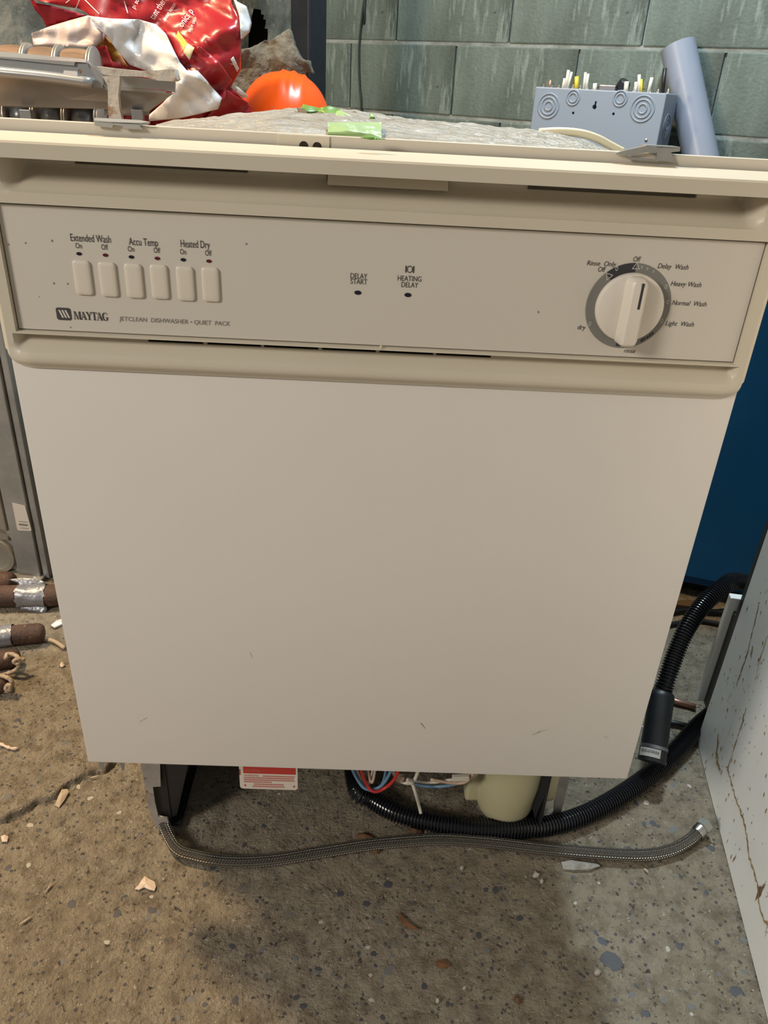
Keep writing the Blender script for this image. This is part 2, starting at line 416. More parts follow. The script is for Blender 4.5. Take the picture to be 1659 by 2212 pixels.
for i in range(215):
    u, v = rnd.uniform(0, 1640), rnd.uniform(1690, 2205)
    if i < 20: u, v = rnd.uniform(0, 150), rnd.uniform(1520, 1700)
    if i > 195: u, v = rnd.uniform(1380, 1500), rnd.uniform(1560, 1800)
    embed(u, v, rnd.choice((.0028, .0032, .0038, .0045, .0055)), rnd.choice(peb))
for u, v, px, k in ((1322, 2073, 24, 0), (1300, 2032, 13, 0), (1592, 2142, 15, 0), (1468, 2042, 9, 0), (250, 1970, 13, 0), (155, 1950, 11, 0), (838, 1908, 11, 0), (735, 1928, 9, 0),
                    (1071, 1922, 10, 0), (840, 2094, 15, 1), (502, 2042, 8, 0), (808, 2058, 9, 0), (1455, 1790, 16, 1), (1535, 1830, 13, 0), (14, 1720, 15, 1), (170, 1695, 9, 2), (195, 1722, 9, 2), (65, 1780, 10, 2), (690, 1840, 9, 0), (622, 1972, 11, 1), (792, 1950, 9, 0), (1410, 1778, 10, 0)):
    embed(u, v, px / 1661 * 1.06, peb[(0, 26, 46)[k]])

# block wall, turned 34 degrees to the dishwasher
TH = math.radians(34); WD = Vector((math.cos(TH), -math.sin(TH), 0)); WN = Vector((-math.sin(TH), -math.cos(TH), 0))   # WN faces the room
W0 = Vector((0, 2.35, 0)); WR = Matrix((WD, -WN, Vector((0, 0, 1)))).transposed()
def wallp(s, z, out=0.0): return W0 + WD * s + WN * out + Vector((0, 0, z))
SL, SR, HT = -.36, 2.3, 2.436
wall_back = tag(MB().box(wallp((SL + SR) / 2, HT / 2, -.106), (SR - SL, .2, HT), WR).build('wall_back', 'mortar'), 'painted concrete block basement wall, green-grey', kind='structure')
blockmeshes = {}
def block_mesh(L, seed):
    key = (round(L, 3), seed)
    if key not in blockmeshes:
        b = MB().box((0, 0, 0), (L, .03, .194), None, .0035); rr = random.Random(seed)
        me = bpy.data.meshes.new('block'); me.from_pydata(b.v, [], b.f); me.materials.append(M['block'])
        blockmeshes[key] = me
    return blockmeshes[key]
for c in range(12):
    MB().box(wallp((SL + SR) / 2, c * .203 + .203, -.0085), (SR - SL, .018, .0125), WR).build('mortar_bed', 'mortar', wall_back)
    z = c * .203 + .1015; s0 = -.134 - .406 * 4 if c % 2 == 0 else .045 - .406 * 4
    s = s0
    while s < SR:
        a, b = max(s, SL), min(s + .406, SR)
        if b - a > .03:
            L = b - a - .0055; o = bpy.data.objects.new('block', block_mesh(L, 0)); COL.objects.link(o)
            o.location = wallp((a + b) / 2, z, -.0125 + random.uniform(-.001, .0015)); o.rotation_euler = (0, random.uniform(-.003, .003), -TH + random.uniform(-.002, .002)); o.parent = wall_back
        s += .406
for o in wall_back.children: o.parent = wall_back
# rough wall at the left, square to the block wall
LC = wallp(-.36, 0, 0); LD = WN; LN = WD
hole = [(537, 105), (541, 60), (548, 22), (560, 18), (570, 40), (577, 70), (574, 95), (556, 98)]
def left_pt(t, z):
    p = LC + LD * t + Vector((0, 0, z)); f = fbm((p.x, p.y, p.z), 5, 5) * .02 + fbm((p.x, p.y, p.z), 22, 3) * .006
    return p + LN * (f - .01)
wl = MB().grid(left_pt, arange(-.03, 2.6, .0125), arange(0, 2.436, .0125))
def in_poly(x, y, P):
    c = False
    for (x1, y1), (x2, y2) in zip(P, P[1:] + P[:1]):
        if (y1 > y) != (y2 > y) and x < (x2 - x1) * (y - y1) / (y2 - y1) + x1: c = not c
    return c
def pix(p):
    q = RM.transposed() @ (Vector(p) - CAM); return (829.5 + F * q.x / -q.z, 1106 - F * q.y / -q.z)
wl.f = [f for f in wl.f if not in_poly(*pix(sum((Vector(wl.v[i]) for i in f), Vector()) / 4), hole)]
wall_left = tag(wl.build('wall_left', 'stone', None, True, fix=False), 'rough parged stone basement wall with a broken hole', kind='structure')
cv = MB(); hc = at_plane(557, 60, LC, LN)
ct = (hc - LC).dot(LD); rim = []
for (t0, z0), (t1, z1) in zip(((-.15, -.2), (.15, -.2), (.15, .2), (-.15, .2)), ((.15, -.2), (.15, .2), (-.15, .2), (-.15, -.2))):
    rim += [Vector(left_pt(ct + t0 + (t1 - t0) * k / 20, hc.z + z0 + (z1 - z0) * k / 20)) for k in range(20)]
n = len(rim); cv.add(rim + [p - LN * .28 for p in rim], [(k, (k + 1) % n, (k + 1) % n + n, k + n) for k in range(n)] + [tuple(range(n, 2 * n))]); cv.build('wall_cavity', 'stone', wall_left)
# square dark post
pc = (at_y(667, 100, 1.95)); pw = (at_y(705, 100, 1.95) - at_y(628, 100, 1.95)).length
post = thing('support_post', 'dark navy steel post standing where rough wall meets block wall', 'post', (pc.x, 1.95, 0))
R_ = Matrix.Rotation(math.radians(-40), 3, 'Z'); sd = pw / 1.40
MB().box((pc.x, 1.95, 1.218), (sd, sd, 2.43), R_, .006).build('shaft', 'post', post)
MB().box((pc.x, 1.95, .006), (sd * 1.7, sd * 1.7, .012), R_, .002).build('base_plate', 'post', post)
# cable hanging down the wall
P = [wallp(0, 2.43, .006)] + [at_plane(u, v, wallp(0, 0, .006), WN) for u, v in ((790, -30), (787, 0), (782, 40), (777, 90), (776, 140), (778, 190), (781, 240))]
P[0] = Vector((P[1].x, P[1].y, 2.43)); e = P[-1] - P[-2]; P += [P[-1] + Vector((0, 0, -.25)), P[-1] + Vector((.0, 0, -.5))]
tag(MB().tube(catmull(P, 8), .0036, 8).build('hanging_cable', 'iron', None, True), 'thin dark cable hanging down the block wall beside post', 'cable')

# ================================================================== DISHWASHER
DW = thing('dishwasher', 'almond front-loading dishwasher with dial, six buttons and open toe space', 'dishwasher', (0, .3, 0))
# console: one moulded frame with handle recess, control pocket and vent groove
def con_y(x, z):
    ax = abs(x); y = -.004
    y += .006 * (1 - sm(.672, .679, z)) + 0                     # rounded lower bead
    y -= .004 * (1 - sm(.684, .690, z)) * (1 - sm(.280, .301, ax))
    g = 1 - sm(.287, .293, ax)
    if .686 < z < .7002: y += .0115 * g * sm(.686, .6985, z)
    if .7025 < z < .7975 and ax < .2897: y = .004
    r = 1 - sm(.270, .2815, ax)
    if .806 < z < .8293: y += r * .027 * sm(.803, .8245, z)
    if z >= .8293: y = -.012 if z < .8395 else -.0108
    y += .007 * sm(.298, .304, ax)
    return y
zs = [.672, .6735, .675, .677, .679, .682, .686, .688, .690, .692, .694, .696, .698, .7000, .7004, .7020, .7027, .75, .7973, .7980, .800, .803, .806] + arange(.807, .829, .0018) + [.8292, .8294, .834, .839, .8405]
xh = arange(0, .262, .0131) + [.266, .269, .272, .275, .278, .281, .284, .286, .288, .2894, .2899, .291, .293, .2955, .298, .300, .302, .304]
xs = [-x for x in xh[::-1]][:-1] + xh
# openings right through the moulding: six vent slits, two recess slots, the latch
OPEN = []
for u0, u1, v0, v1 in ((322, 441, 745, 751), (449, 565, 752, 758), (571, 688, 759, 764), (696, 811, 766, 771), (819, 934, 772, 777), (941, 1058, 778, 783)):
    OPEN.append(('vent_slit', at_y(u0, v0, .0068).x, at_y(u1, v1, .0068).x, .6958, .6986, .0045))
for u0, v0, u1, v1 in ((160, 350, 535, 371), (1140, 406, 1505, 424)):
    a, c = at_y(u0, v0, .0205), at_y(u1, v1, .0205); zc = (a.z + c.z) / 2 + .0002; OPEN.append(('recess_slot', a.x, c.x, zc - .0013, zc + .0013, .0205))
lzb = at_y(838, 406, .0075).z; a, c = at_y(708, 394, .011), at_y(967, 412, .011); lx = (a.x + c.x) / 2; lw = c.x - a.x
OPEN.append(('latch_opening', lx - lw / 2 - .0013, lx + lw / 2 + .0013, lzb + .001, .8275, .018))
xs = sorted(xs + [e for o_ in OPEN for e in o_[1:3]]); zs = sorted(zs + [.6958, .6986] + [e for o_ in OPEN[6:] for e in o_[3:5]])
b = MB(); cols = [xs[0]] + xs + [xs[-1]]; nc = len(cols)
rows = [('b', zs[0])] + [('m', z) for z in zs] + [('t', zs[-1] + .003)]
V = []
for k, z in rows:
    for i, x in enumerate(cols):
        back = k != 'm' or i in (0, nc - 1)
        xx = x; zz = z
        if abs(x) > .292 and z < .690:    # rounded lower corners
            zz = z + (.690 - z) / .018 * .011 * sm(.292, .304, abs(x)) ** 2
        V.append((xx, .036 if back else con_y(x, z), zz))
def opened(i, j):
    x, z = (cols[i] + cols[i + 1]) / 2, (rows[j][1] + rows[j + 1][1]) / 2
    return any(o_[1] < x < o_[2] and o_[3] < z < o_[4] for o_ in OPEN)
b.add(V, [(j * nc + i, j * nc + i + 1, (j + 1) * nc + i + 1, (j + 1) * nc + i) for j in range(len(rows) - 1) for i in range(nc - 1) if not opened(i, j)])
smooth_angle(b.build('console', 'console', DW, fix=False), 32)
# control plate
PLT = MB().box((0, .0015, .75), (.5775, .003, .0935), None, .0004).build('control_plate', 'inset', DW)
# door skin with turned edges
smooth_angle(MB().box((0, .017, (.22 + .684) / 2), (.600, .034, .684 - .22), None, .0022).build('door_panel', 'door', DW), 40)
# linings of the openings
for nm, x0, x1, z0, z1, y0 in OPEN: sleeve(x0, x1, z0, z1, y0, y0 + .0018).build(nm, 'console', DW, fix=False)
a = at_y(823, 748, -.004); MB().box((a.x, -.0035, .7025), (.0022, .002, .0035), None, .0006).build('alignment_nub', 'console', DW)
MB().prism([(lx - lw / 2, .0105, .8285), (lx + lw / 2, .0105, .8285), (lx + lw / 2, .0075, lzb), (lx - lw / 2, .0075, lzb)], (0, .010, 0)).build('latch_handle', 'console', DW)
# tub flange behind the lip, strike plate, front mounting tabs
FLG = MB().box((0, .046, .8252), (.604, .012, .0526), None, .0008).build('tub_flange', 'flange', DW)
a, c = at_y(600, 312, .0396), at_y(712, 319, .0396)
sp = MB().box(((a.x + c.x) / 2, .0396, .8465), (c.x - a.x, .0016, .009), None, .0005).build('strike_plate', 'console', DW)
for u, v in ((656, 316), (685, 318)):
    q = at_y(u, v, .0386); hb = MB().lathe([(.0036, -.012), (.0036, .004)], 18, q, (0, -1, 0)); cut(sp, hb); cut(FLG, hb)
tb = MB()
tb.prism([at_y(u, v, .036) for u, v in ((204, 263), (240, 266), (300, 269), (309, 280), (300, 279), (266, 278), (264, 272), (244, 270), (243, 276), (205, 272))], (0, .0016, 0))
tb.prism([at_y(u, v, .036 if v > 262.5 else .052) for u, v in ((204, 257), (216, 257), (300, 262), (324, 266), (318, 270), (300, 269), (240, 266), (204, 263))], (0, 0, .0009))
tb.build('mounting_tab', 'galv', DW)
tb = MB()
tb.prism([at_y(u, v, .036) for u, v in ((1329, 331), (1353, 324), (1396, 315), (1396, 329), (1372, 333), (1360, 341), (1352, 336))], (0, .003, 0))
tb.prism([at_y(u, v, .036) for u, v in ((1396, 316), (1423, 319), (1469, 320), (1469, 327), (1450, 329), (1420, 330), (1396, 329))], (0, .003, 0))
tb.prism([at_y(u, v, .036) for u, v in ((1420, 330), (1450, 329), (1457, 350), (1417, 347))], (0, .0016, 0))
tb.prism([at_y(u, v, .036) for u, v in ((1358, 340), (1418, 344), (1417, 348), (1358, 344))], (0, .0016, 0))
q0, q1 = at_y(1396, 316, .036), at_y(1469, 320, .036)
tb.prism([q0, q1, q1 + Vector((0, .018, -.0004)), q0 + Vector((0, .018, -.0004))], (0, 0, .0009))
tb.build('mounting_tab', 'galv', DW)

def flat(polys, name, m, parent, y):
    b = MB()
    for P_ in polys: b.add([(x, y, z) for x, z in P_], [tuple(range(len(P_)))])
    return b.build(name, m, parent, fix=False)
def rrect(x0, x1, z0, z1, r, n=4):
    P_ = []
    for cx, cz, t0 in ((x1 - r, z1 - r, 0), (x0 + r, z1 - r, 90), (x0 + r, z0 + r, 180), (x1 - r, z0 + r, 270)):
        for i in range(n + 1): t = math.radians(t0 + 90 * i / n); P_.append((cx + r * math.cos(t), cz + r * math.sin(t)))
    return P_
# buttons
BT = [(178, 601), (233, 605), (289, 608), (344, 610), (400, 614), (454.5, 616)]
for u, v in BT:
    p = at_y(u, v, -.002); b = MB(); base = rrect(-.0066, .0066, -.0131, .0131, .0024, 5); n = len(base)
    for k_, y in ((1.0, .0), (1.0, -.0008), (.985, -.0013), (.95, -.0017), (.86, -.0020), (.5, -.0022)):
        off = (1 - k_) * .0066; b.v += [(p.x + x * (1 - off / .0066), y, p.z + z * (1 - off / .0131)) for x, z in base]
    for i in range(5):
        for j in range(n): b.f.append((i * n + j, i * n + (j + 1) % n, (i + 1) * n + (j + 1) % n, (i + 1) * n + j))
    b.f.append(tuple(5 * n + j for j in range(n)))
    smooth_angle(b.build('button', 'button', DW), 60)
for (u, v), m in zip([(171, 548), (228, 551), (284, 555), (340, 558), (396, 561), (451.5, 564), (773, 632), (881, 637)], ('led', 'ledred', 'led', 'ledred', 'led', 'ledred', 'led', 'led')):
    p = at_y(u, v, 0); k = 1.0 if u < 500 else 1.3; s = []
    for i in range(16): t = 2 * PI * i / 16; s.append((p.x + .0021 * k * math.cos(t), -.0004, p.z + .00125 * k * math.sin(t)))
    MB().prism(s, (0, .002, 0)).build('indicator_light', m, DW)
# printed lettering on the plate
def plate_text(txt, uL, uR, vL, vR, cap, shear=0.0, m='ink', dy=-.00035):
    V, Fc = text_mesh(txt, shear); a, c = at_y(uL, vL, 0), at_y(uR, vR, 0)
    x0, x1 = min(v.x for v in V), max(v.x for v in V); sx = (c.x - a.x) / (x1 - x0); h = cap * .000355; sy = h / cap_height()
    zc = (a.z + c.z) / 2 - h / 2; me = bpy.data.meshes.new('lettering')
    me.from_pydata([(a.x + (v.x - x0) * sx, dy, zc + v.y * sy) for v in V], [], Fc); return link('lettering', me, m, PLT)
for t in (("Extended Wash", 152, 239, 512, 517, 15), ("Accu Temp", 278, 341, 521, 524, 15), ("Heated Dry", 390, 453, 525, 529, 15),
          ("On", 163, 177, 530, 531, 11), ("Off", 219, 233, 533, 534, 11), ("On", 276, 290, 537, 538, 11), ("Off", 332, 346, 540, 541, 11), ("On", 389, 402, 543, 544, 11), ("Off", 443, 457, 546, 547, 11),
          ("DELAY", 757, 793, 595, 597, 11), ("START", 757, 793, 607, 609, 11), ("HEATING", 859, 910, 600, 603, 11), ("DELAY", 867, 903, 614, 616, 11)): plate_text(*t)
plate_text("JETCLEAN  DISHWASHER \u2022 QUIET  PACK", 257, 497, 688, 699, 9.5, .15, 'inkpale')
for t in (("Off", 1368, 1384, 559, 560, 10.5), ("Rinse  Only", 1268, 1331, 567, 571, 10), ("Off", 1292, 1308, 581, 582, 10.5), ("Delay  Wash", 1421, 1487, 574, 577, 10.5), ("Heavy Wash", 1449, 1515, 612, 615, 10.5),
          ("Normal  Wash", 1452, 1526, 653, 657, 10.5), ("Light  Wash", 1438, 1499, 698, 700, 10.5), ("dry", 1248, 1265, 706, 707, 10.5), ("rinse", 1348, 1372, 757, 758, 10)):
    plate_text(*t, .2, 'ink')
# maker's mark: rounded dark square with three slanted bars, serif capitals
a, c = at_y(122, 677, 0), at_y(154, 679, 0); sx = c.x - a.x; lz = (a.z + c.z) / 2; lh = .0098
flat([rrect(a.x, c.x, lz - lh / 2, lz + lh / 2, .0018)], 'logo_badge', 'ink', PLT, -.0003)
bars = []
for k in range(3):
    x = a.x + sx * (.16 + .21 * k); w_ = sx * .13; sh = sx * .20
    bars.append([(x, lz + lh * .32), (x + w_, lz + lh * .32), (x + w_ + sh, lz - lh * .30), (x + sh, lz - lh * .30)])
flat(bars, 'logo_bars', 'inset', PLT, -.0005)
SER = {  # quads in a unit-height box
 'M': (1.22, [[(.10, .04), (.20, .04), (.24, 1), (.16, 1)], [(.16, 1), (.36, 1), (.70, .0), (.58, .0)], [(.58, 0), (.66, 0), (1.0, 1), (.92, 1)], [(.92, 1), (1.12, 1), (1.14, 0), (.92, 0)], [(0, 0), (.32, 0), (.32, .06), (0, .06)], [(.84, 0), (1.22, 0), (1.22, .06), (.84, .06)], [(.04, .94), (.3, .94), (.3, 1), (.04, 1)], [(.95, .94), (1.2, .94), (1.2, 1), (.95, 1)]]),
 'A': (1.0, [[(.12, 0), (.20, 0), (.50, 1), (.42, 1)], [(.40, 1), (.54, 1), (.92, 0), (.68, 0)], [(.24, .28), (.72, .28), (.70, .35), (.27, .35)], [(0, 0), (.32, 0), (.32, .06), (0, .06)], [(.58, 0), (1.0, 0), (1.0, .06), (.58, .06)]]),
 'Y': (1.0, [[(.06, 1), (.30, 1), (.60, .45), (.40, .45)], [(.78, 1), (.88, 1), (.60, .45), (.50, .45)], [(.40, 0), (.60, 0), (.60, .5), (.40, .5)], [(.28, 0), (.72, 0), (.72, .06), (.28, .06)], [(0, .94), (.4, .94), (.4, 1), (0, 1)], [(.66, .94), (1.0, .94), (1.0, 1), (.66, 1)]]),
 'T': (.9, [[(.35, 0), (.56, 0), (.56, 1), (.35, 1)], [(0, .93), (.9, .93), (.9, 1), (0, 1)], [(0, .72), (.06, .72), (.1, 1), (0, 1)], [(.84, .72), (.9, .72), (.9, 1), (.8, 1)], [(.22, 0), (.68, 0), (.68, .06), (.22, .06)]]),
 'G': (1.02, [[(.06, .25), (.28, .25), (.28, .75), (.06, .75)], [(.06, .25), (.28, .25), (.48, .06), (.30, .0)], [(.06, .75), (.28, .75), (.48, .94), (.30, 1.0)], [(.30, 0), (.75, .0), (.70, .07), (.40, .06)], [(.30, 1), (.75, 1.0), (.70, .93), (.40, .94)], [(.70, .93), (.75, 1), (.90, .72), (.83, .72)], [(.70, 0), (.90, .08), (.90, .42), (.70, .42)], [(.58, .36), (1.02, .36), (1.02, .42), (.58, .42)]])}
word = 'MAYTAG'; a, c = at_y(159, 681, 0), at_y(234, 684, 0); tot = sum(SER[ch][0] for ch in word) - .12 * 5
k = (c.x - a.x) / tot; hz = .0063; x = a.x; zb = (a.z + c.z) / 2 - hz / 2; polys = []
for ch in word:
    wd_, qs = SER[ch]
    for q in qs: polys.append([(x + p[0] * k, zb + p[1] * hz) for p in q])
    x += (wd_ - .12) * k
flat(polys, 'brand_lettering', 'ink', PLT, -.0004)
# heating-delay symbol
p = at_y(885, 581.5, 0); s = .0034; polys = []
polys += [[(p.x - s, p.z - s * .75), (p.x - s * .72, p.z - s * .75), (p.x - s * .72, p.z + s * .75), (p.x - s, p.z + s * .75)], [(p.x + s * .72, p.z - s * .75), (p.x + s, p.z - s * .75), (p.x + s, p.z + s * .75), (p.x + s * .72, p.z + s * .75)]]
for sg in (-1, 1):
    for i in range(8):
        t0, t1 = math.radians(-90 + 22.5 * i), math.radians(-90 + 22.5 * (i + 1))
        polys.append([(p.x + sg * s * .5 * math.cos(t0), p.z + s * .62 * math.sin(t0)), (p.x + sg * s * .66 * math.cos(t0), p.z + s * .8 * math.sin(t0)), (p.x + sg * s * .66 * math.cos(t1), p.z + s * .8 * math.sin(t1)), (p.x + sg * s * .5 * math.cos(t1), p.z + s * .62 * math.sin(t1))])
flat(polys, 'heating_symbol', 'ink', PLT, -.0004)
# dial ring, marks and knob
DC = Vector((.1936, 0, .744))
def ring(r0, r1, a0, a1, y, n=48):
    P_ = []
    for i in range(n):
        t0, t1 = math.radians(a0 + (a1 - a0) * i / n), math.radians(a0 + (a1 - a0) * (i + 1) / n)
        P_.append([(DC.x + r0 * math.sin(t0), DC.z + r0 * math.cos(t0)), (DC.x + r1 * math.sin(t0), DC.z + r1 * math.cos(t0)), (DC.x + r1 * math.sin(t1), DC.z + r1 * math.cos(t1)), (DC.x + r0 * math.sin(t1), DC.z + r0 * math.cos(t1))])
    return P_
flat(ring(.010, .0334, 0, 318, -.0004, 80), 'dial_ring', 'ring', PLT, -.0004)
flat(ring(.010, .0334, 318, 360, -.0004, 16), 'dial_ring', 'ringdark', PLT, -.0004)
marks = []
def tri(cx, cz, r, ang, t=.0005):
    O = [(cx + r * math.sin(math.radians(ang + k * 120)), cz + r * math.cos(math.radians(ang + k * 120))) for k in range(3)]
    I = [(cx + (x - cx) * .72, cz + (z - cz) * .72) for x, z in O]
    return [[O[i], O[(i + 1) % 3], I[(i + 1) % 3], I[i]] for i in range(3)]
for u, v, ang in ((1374, 576, 0), (1314.5, 596, 75)):
    p = at_y(u, v, 0); marks += tri(p.x, p.z, .0036, ang)
for u, v in ((1332, 580), (1438, 619), (1442, 652), (1429, 693), (1274, 699), (1349, 744), (1386, 577), (1398, 580), (1411, 586)):
    p = at_y(u, v, 0); big = u not in (1386, 1398, 1411)
    for i in range(10):
        t0, t1 = 2 * PI * i / 10, 2 * PI * (i + 1) / 10; ra, rb = (.0011, .0017) if big else (.0006, .0011)
        f = lambda t, r: (p.x + r * .62 * math.cos(t), p.z + r * math.sin(t))
        marks.append([f(t0, ra), f(t0, rb), f(t1, rb), f(t1, ra)])
tag(flat(marks, 'dial_marks', 'inkcream', PLT, -.0006), kind='stuff')
dk = []
for u, v in ((1332, 744), (1337, 745), (1386, 735), (1391, 732), (1398, 728), (1404, 724), (1409, 720)):
    p = at_y(u, v, 0); dk.append([(p.x - .0008, p.z - .0013), (p.x + .0008, p.z - .0010), (p.x + .0009, p.z + .0012), (p.x - .0007, p.z + .0013)])
tag(flat(dk, 'dial_marks', 'ringdark', PLT, -.0006), kind='stuff')
KN = smooth_angle(MB().lathe([(.0262, 0), (.0266, .0012), (.0266, .0045), (.0260, .0062), (.0245, .0070), (.012, .0076), (.001, .0078)], 56, (DC.x, -.0006, DC.z), (0, -1, 0)).build('knob', 'knob', DW), 40)
def bar_sec(z, k):
    wb, wt, y0, y1 = .0086 * k, .0058 * k, -.004, -.0205 * (.55 + .45 * k)
    return [(DC.x - wb, y0, z), (DC.x - wt - .0004, y1 + .0015, z), (DC.x - wt + .0012, y1, z), (DC.x + wt - .0012, y1, z), (DC.x + wt + .0004, y1 + .0015, z), (DC.x + wb, y0, z)]
secs = [(-.0282, .45), (-.0272, .72), (-.0255, .90), (-.022, 1), (.0, 1), (.019, 1), (.0225, .90), (.0242, .72), (.0252, .45)]
b = MB(); n = 6
for z, kk in secs: b.v += bar_sec(DC.z + z, kk)
for i in range(len(secs) - 1):
    for j in range(n - 1): b.f.append((i * n + j, i * n + j + 1, (i + 1) * n + j + 1, (i + 1) * n + j))
b.f += [tuple(range(n)), tuple((len(secs) - 1) * n + j for j in range(n))[::-1]]
smooth_angle(b.build('knob_grip', 'knob', KN), 28)
MB().box((DC.x + .0016, -.0203, DC.z + .0125), (.0019, .0010, .0195), None, .0003).build('pointer_line', 'ringdark', KN)
# scuffs on the door skin
sc = MB()
for u0, v0, u1, v1, wd_ in ((909, 1562, 919, 1574, .0011), (318, 1550, 300, 1560, .0004), (1150, 1588, 1185, 1574, .0004), (1160, 1583, 1170, 1578, .0006), (97, 779, 101, 777, .0006), (1305, 1590, 1316, 1596, .0004), (540, 1410, 546, 1422, .0003)):
    a, c = at_y(u0, v0, -.0002), at_y(u1, v1, -.0002); d = (c - a).normalized(); nn = Vector((-d.z, 0, d.x)) * wd_ * .5
    sc.add([a - nn, a + nn, c + nn * .4, c - nn * .4], [(0, 1, 2, 3)]); sc.build('scuff_mark', 'inkpale', DW, fix=False); sc = MB()
sc = MB(); rr = random.Random(5)
for u, v in ((55, 525), (18, 528), (532, 527), (112, 520), (146, 613), (116, 612), (84, 641), (152, 707), (1163, 674)):
    a = at_y(u, v, -.0003); r = rr.uniform(.0003, .0007); sc.add([a + Vector((r * math.cos(t), 0, r * 1.4 * math.sin(t))) for t in (0, 1, 2, 3, 4, 5)], [(0, 1, 2, 3, 4, 5)])
tag(sc.build('dirt_specks', 'inkpale', PLT, fix=False), kind='stuff')
# tub body and insulation blanket
MB().box((0, .335, .505), (.560, .535, .63), None, .01).build('tub', 'blackpaint', DW)
crest = [(-.275, .812), (-.255, .828), (-.225, .842), (-.165, .852), (-.09, .8625), (-.035, .8625), (.02, .857), (.075, .855), (.17, .853), (.225, .842), (.255, .828), (.275, .812)]
def blanket(x, y):
    t = (y - .24); z = lerp(crest, x) - (.013 * (t / .19) ** 2 if t < 0 else .018 * (t / .37) ** 2)
    z += .0026 * fbm((x * .6, y, 1.3), 42, 4) + .0014 * noise.cell(Vector((x * 22, y * 60, 0))) * .5 + .0012 * pnoise((x, y * 2.5, 0), 90)
    return z
def bl_pt(x, y): return (x, y, blanket(x, y))
MB().grid(bl_pt, arange(-.275, .275, .0045), arange(.053, .60, .0055)).build('insulation_blanket', 'wrap', DW, True, fix=False)
b = MB()
for (x0, y0, x1, y1) in ((-.275, .053, -.275, .60), (.275, .053, .275, .60), (-.275, .60, .275, .60)):
    pts = [(x0 + (x1 - x0) * i / 30, y0 + (y1 - y0) * i / 30) for i in range(31)]
    for i, (x, y) in enumerate(pts): b.v += [(x, y, blanket(x, y)), (x * 1.02, y + (.006 if y >= .6 else 0), blanket(x, y) - .06), (x * 1.02, y + (.006 if y >= .6 else 0), .30)]
    o0 = len(b.v) - 93
    for i in range(30):
        for j in range(2): b.f.append((o0 + i * 3 + j, o0 + i * 3 + j + 1, o0 + i * 3 + 4 + j, o0 + i * 3 + 3 + j))
b.build('insulation_skirt', 'wrap', DW, True, fix=False)
def on_blanket(u, v, up=.0):
    d = ray(u, v); t = .5
    while t < 1.3:
        p = CAM + d * t
        if p.y > .05 and (p.z < blanket(p.x, p.y) + up): return p
        t += .002
    return CAM + d * ((.3 - CAM.y) / d.y)
tp = MB(); us = arange(708, 824, 6); vs_ = arange(264, 297, 3)
tp.grid(lambda u, v: tuple(on_blanket(u, v, .0042)), us, vs_); tp.build('green_tape', 'greentape', DW, True, fix=False)
def flap(outl, y, m, amp=.008, nm='tape_flap'):
    o = patch(outl, lambda u, v: y + amp * pnoise((u * .03, v * .05, 2), 1) + (v - 250) * -.0006, 6, .0008).build(nm, m, DW, True); return o
flap([(720, 263), (727, 240), (736, 238), (768, 255), (800, 262), (796, 266)], .17, 'greentape')
flap([(654, 225), (690, 233), (712, 228), (735, 236), (730, 246), (722, 262), (707, 262), (706, 247), (690, 242), (664, 246), (650, 238)], .20, 'greendark')
flap([(640, 232), (656, 234), (665, 246), (690, 243), (706, 248), (706, 258), (680, 258), (658, 256), (645, 244)], .195, 'brownfelt')
flap([(798, 243), (806, 247), (811, 257), (798, 257)], .17, 'greendark', .002)
flap([(778, 298), (790, 292), (815, 294), (834, 301), (800, 302)], .052, 'greendark', .001)
flap([(748, 246), (765, 240), (790, 252), (772, 257)], .22, 'brownfelt', .004, 'kraft_flap')
flap([(815, 258), (850, 258), (872, 262), (826, 263)], .21, 'brownfelt', .002, 'kraft_flap')
P = [at_y(u, v, .30) for u, v in ((1165, 286), (1210, 284), (1255, 288), (1290, 299), (1318, 314), (1345, 328))]
MB().tube(catmull(P, 8), .0042, 10).build('foam_strip', 'cream', DW, True)
# open toe space: legs, side rails, wiring, sump
for sg, outl in ((-1, [(302, 1640), (345, 1640), (347, 1699), (330, 1700), (335, 1735), (342, 1764), (361, 1767), (369, 1792), (340, 1792), (322, 1750)]),
                 (1, [(1235, 1640), (1192, 1640), (1190, 1722), (1199, 1725), (1196, 1754), (1183, 1765), (1176, 1785), (1205, 1790), (1214, 1748), (1229, 1690)])):
    ly = .088 if sg < 0 else .122; pts = [at_y(u, v, ly) for u, v in outl]
    lg = MB().prism([(p.x, p.y, max(0.0, p.z)) for p in pts], (0, .0022, 0)).build('leg', 'rustgalv', DW)
    xi = -.249 if sg < 0 else .247
    MB().box((xi * 1.0, .33, .11), (.003, .475, .215)).build('side_rail', 'blackpaint', DW)
    MB().box((xi - sg * .012 + sg * .012, .33, .006), (.028, .475, .003)).build('rail_foot', 'blackpaint', DW)
    MB().prism([(xi, .092, .10), (xi, .092, .20), (xi - sg * .045, .13, .20), (xi - sg * .030, .13, .10), (xi - sg * .006, .10, .03)], (0, .003, 0)).build('corner_gusset', 'blackpaint', DW)
    for (du, dv) in ((xi - sg * .022, .13), (xi - sg * .014, .095)):
        MB().lathe([(.0035, 0), (.0035, .001), (.002, .0022), (.0005, .0025)], 12, (du, .128 if dv > .1 else .12, dv), (0, -1, 0)).build('screw', 'nickel', DW)
MB().prism([(p.x, p.y, max(p.z, .02)) for p in [at_y(u, v, .094) for u, v in ((318, 1640), (408, 1640), (398, 1690), (382, 1760), (376, 1790), (345, 1790))]], (0, .002, 0)).build('corner_gusset', 'blackpaint', DW)
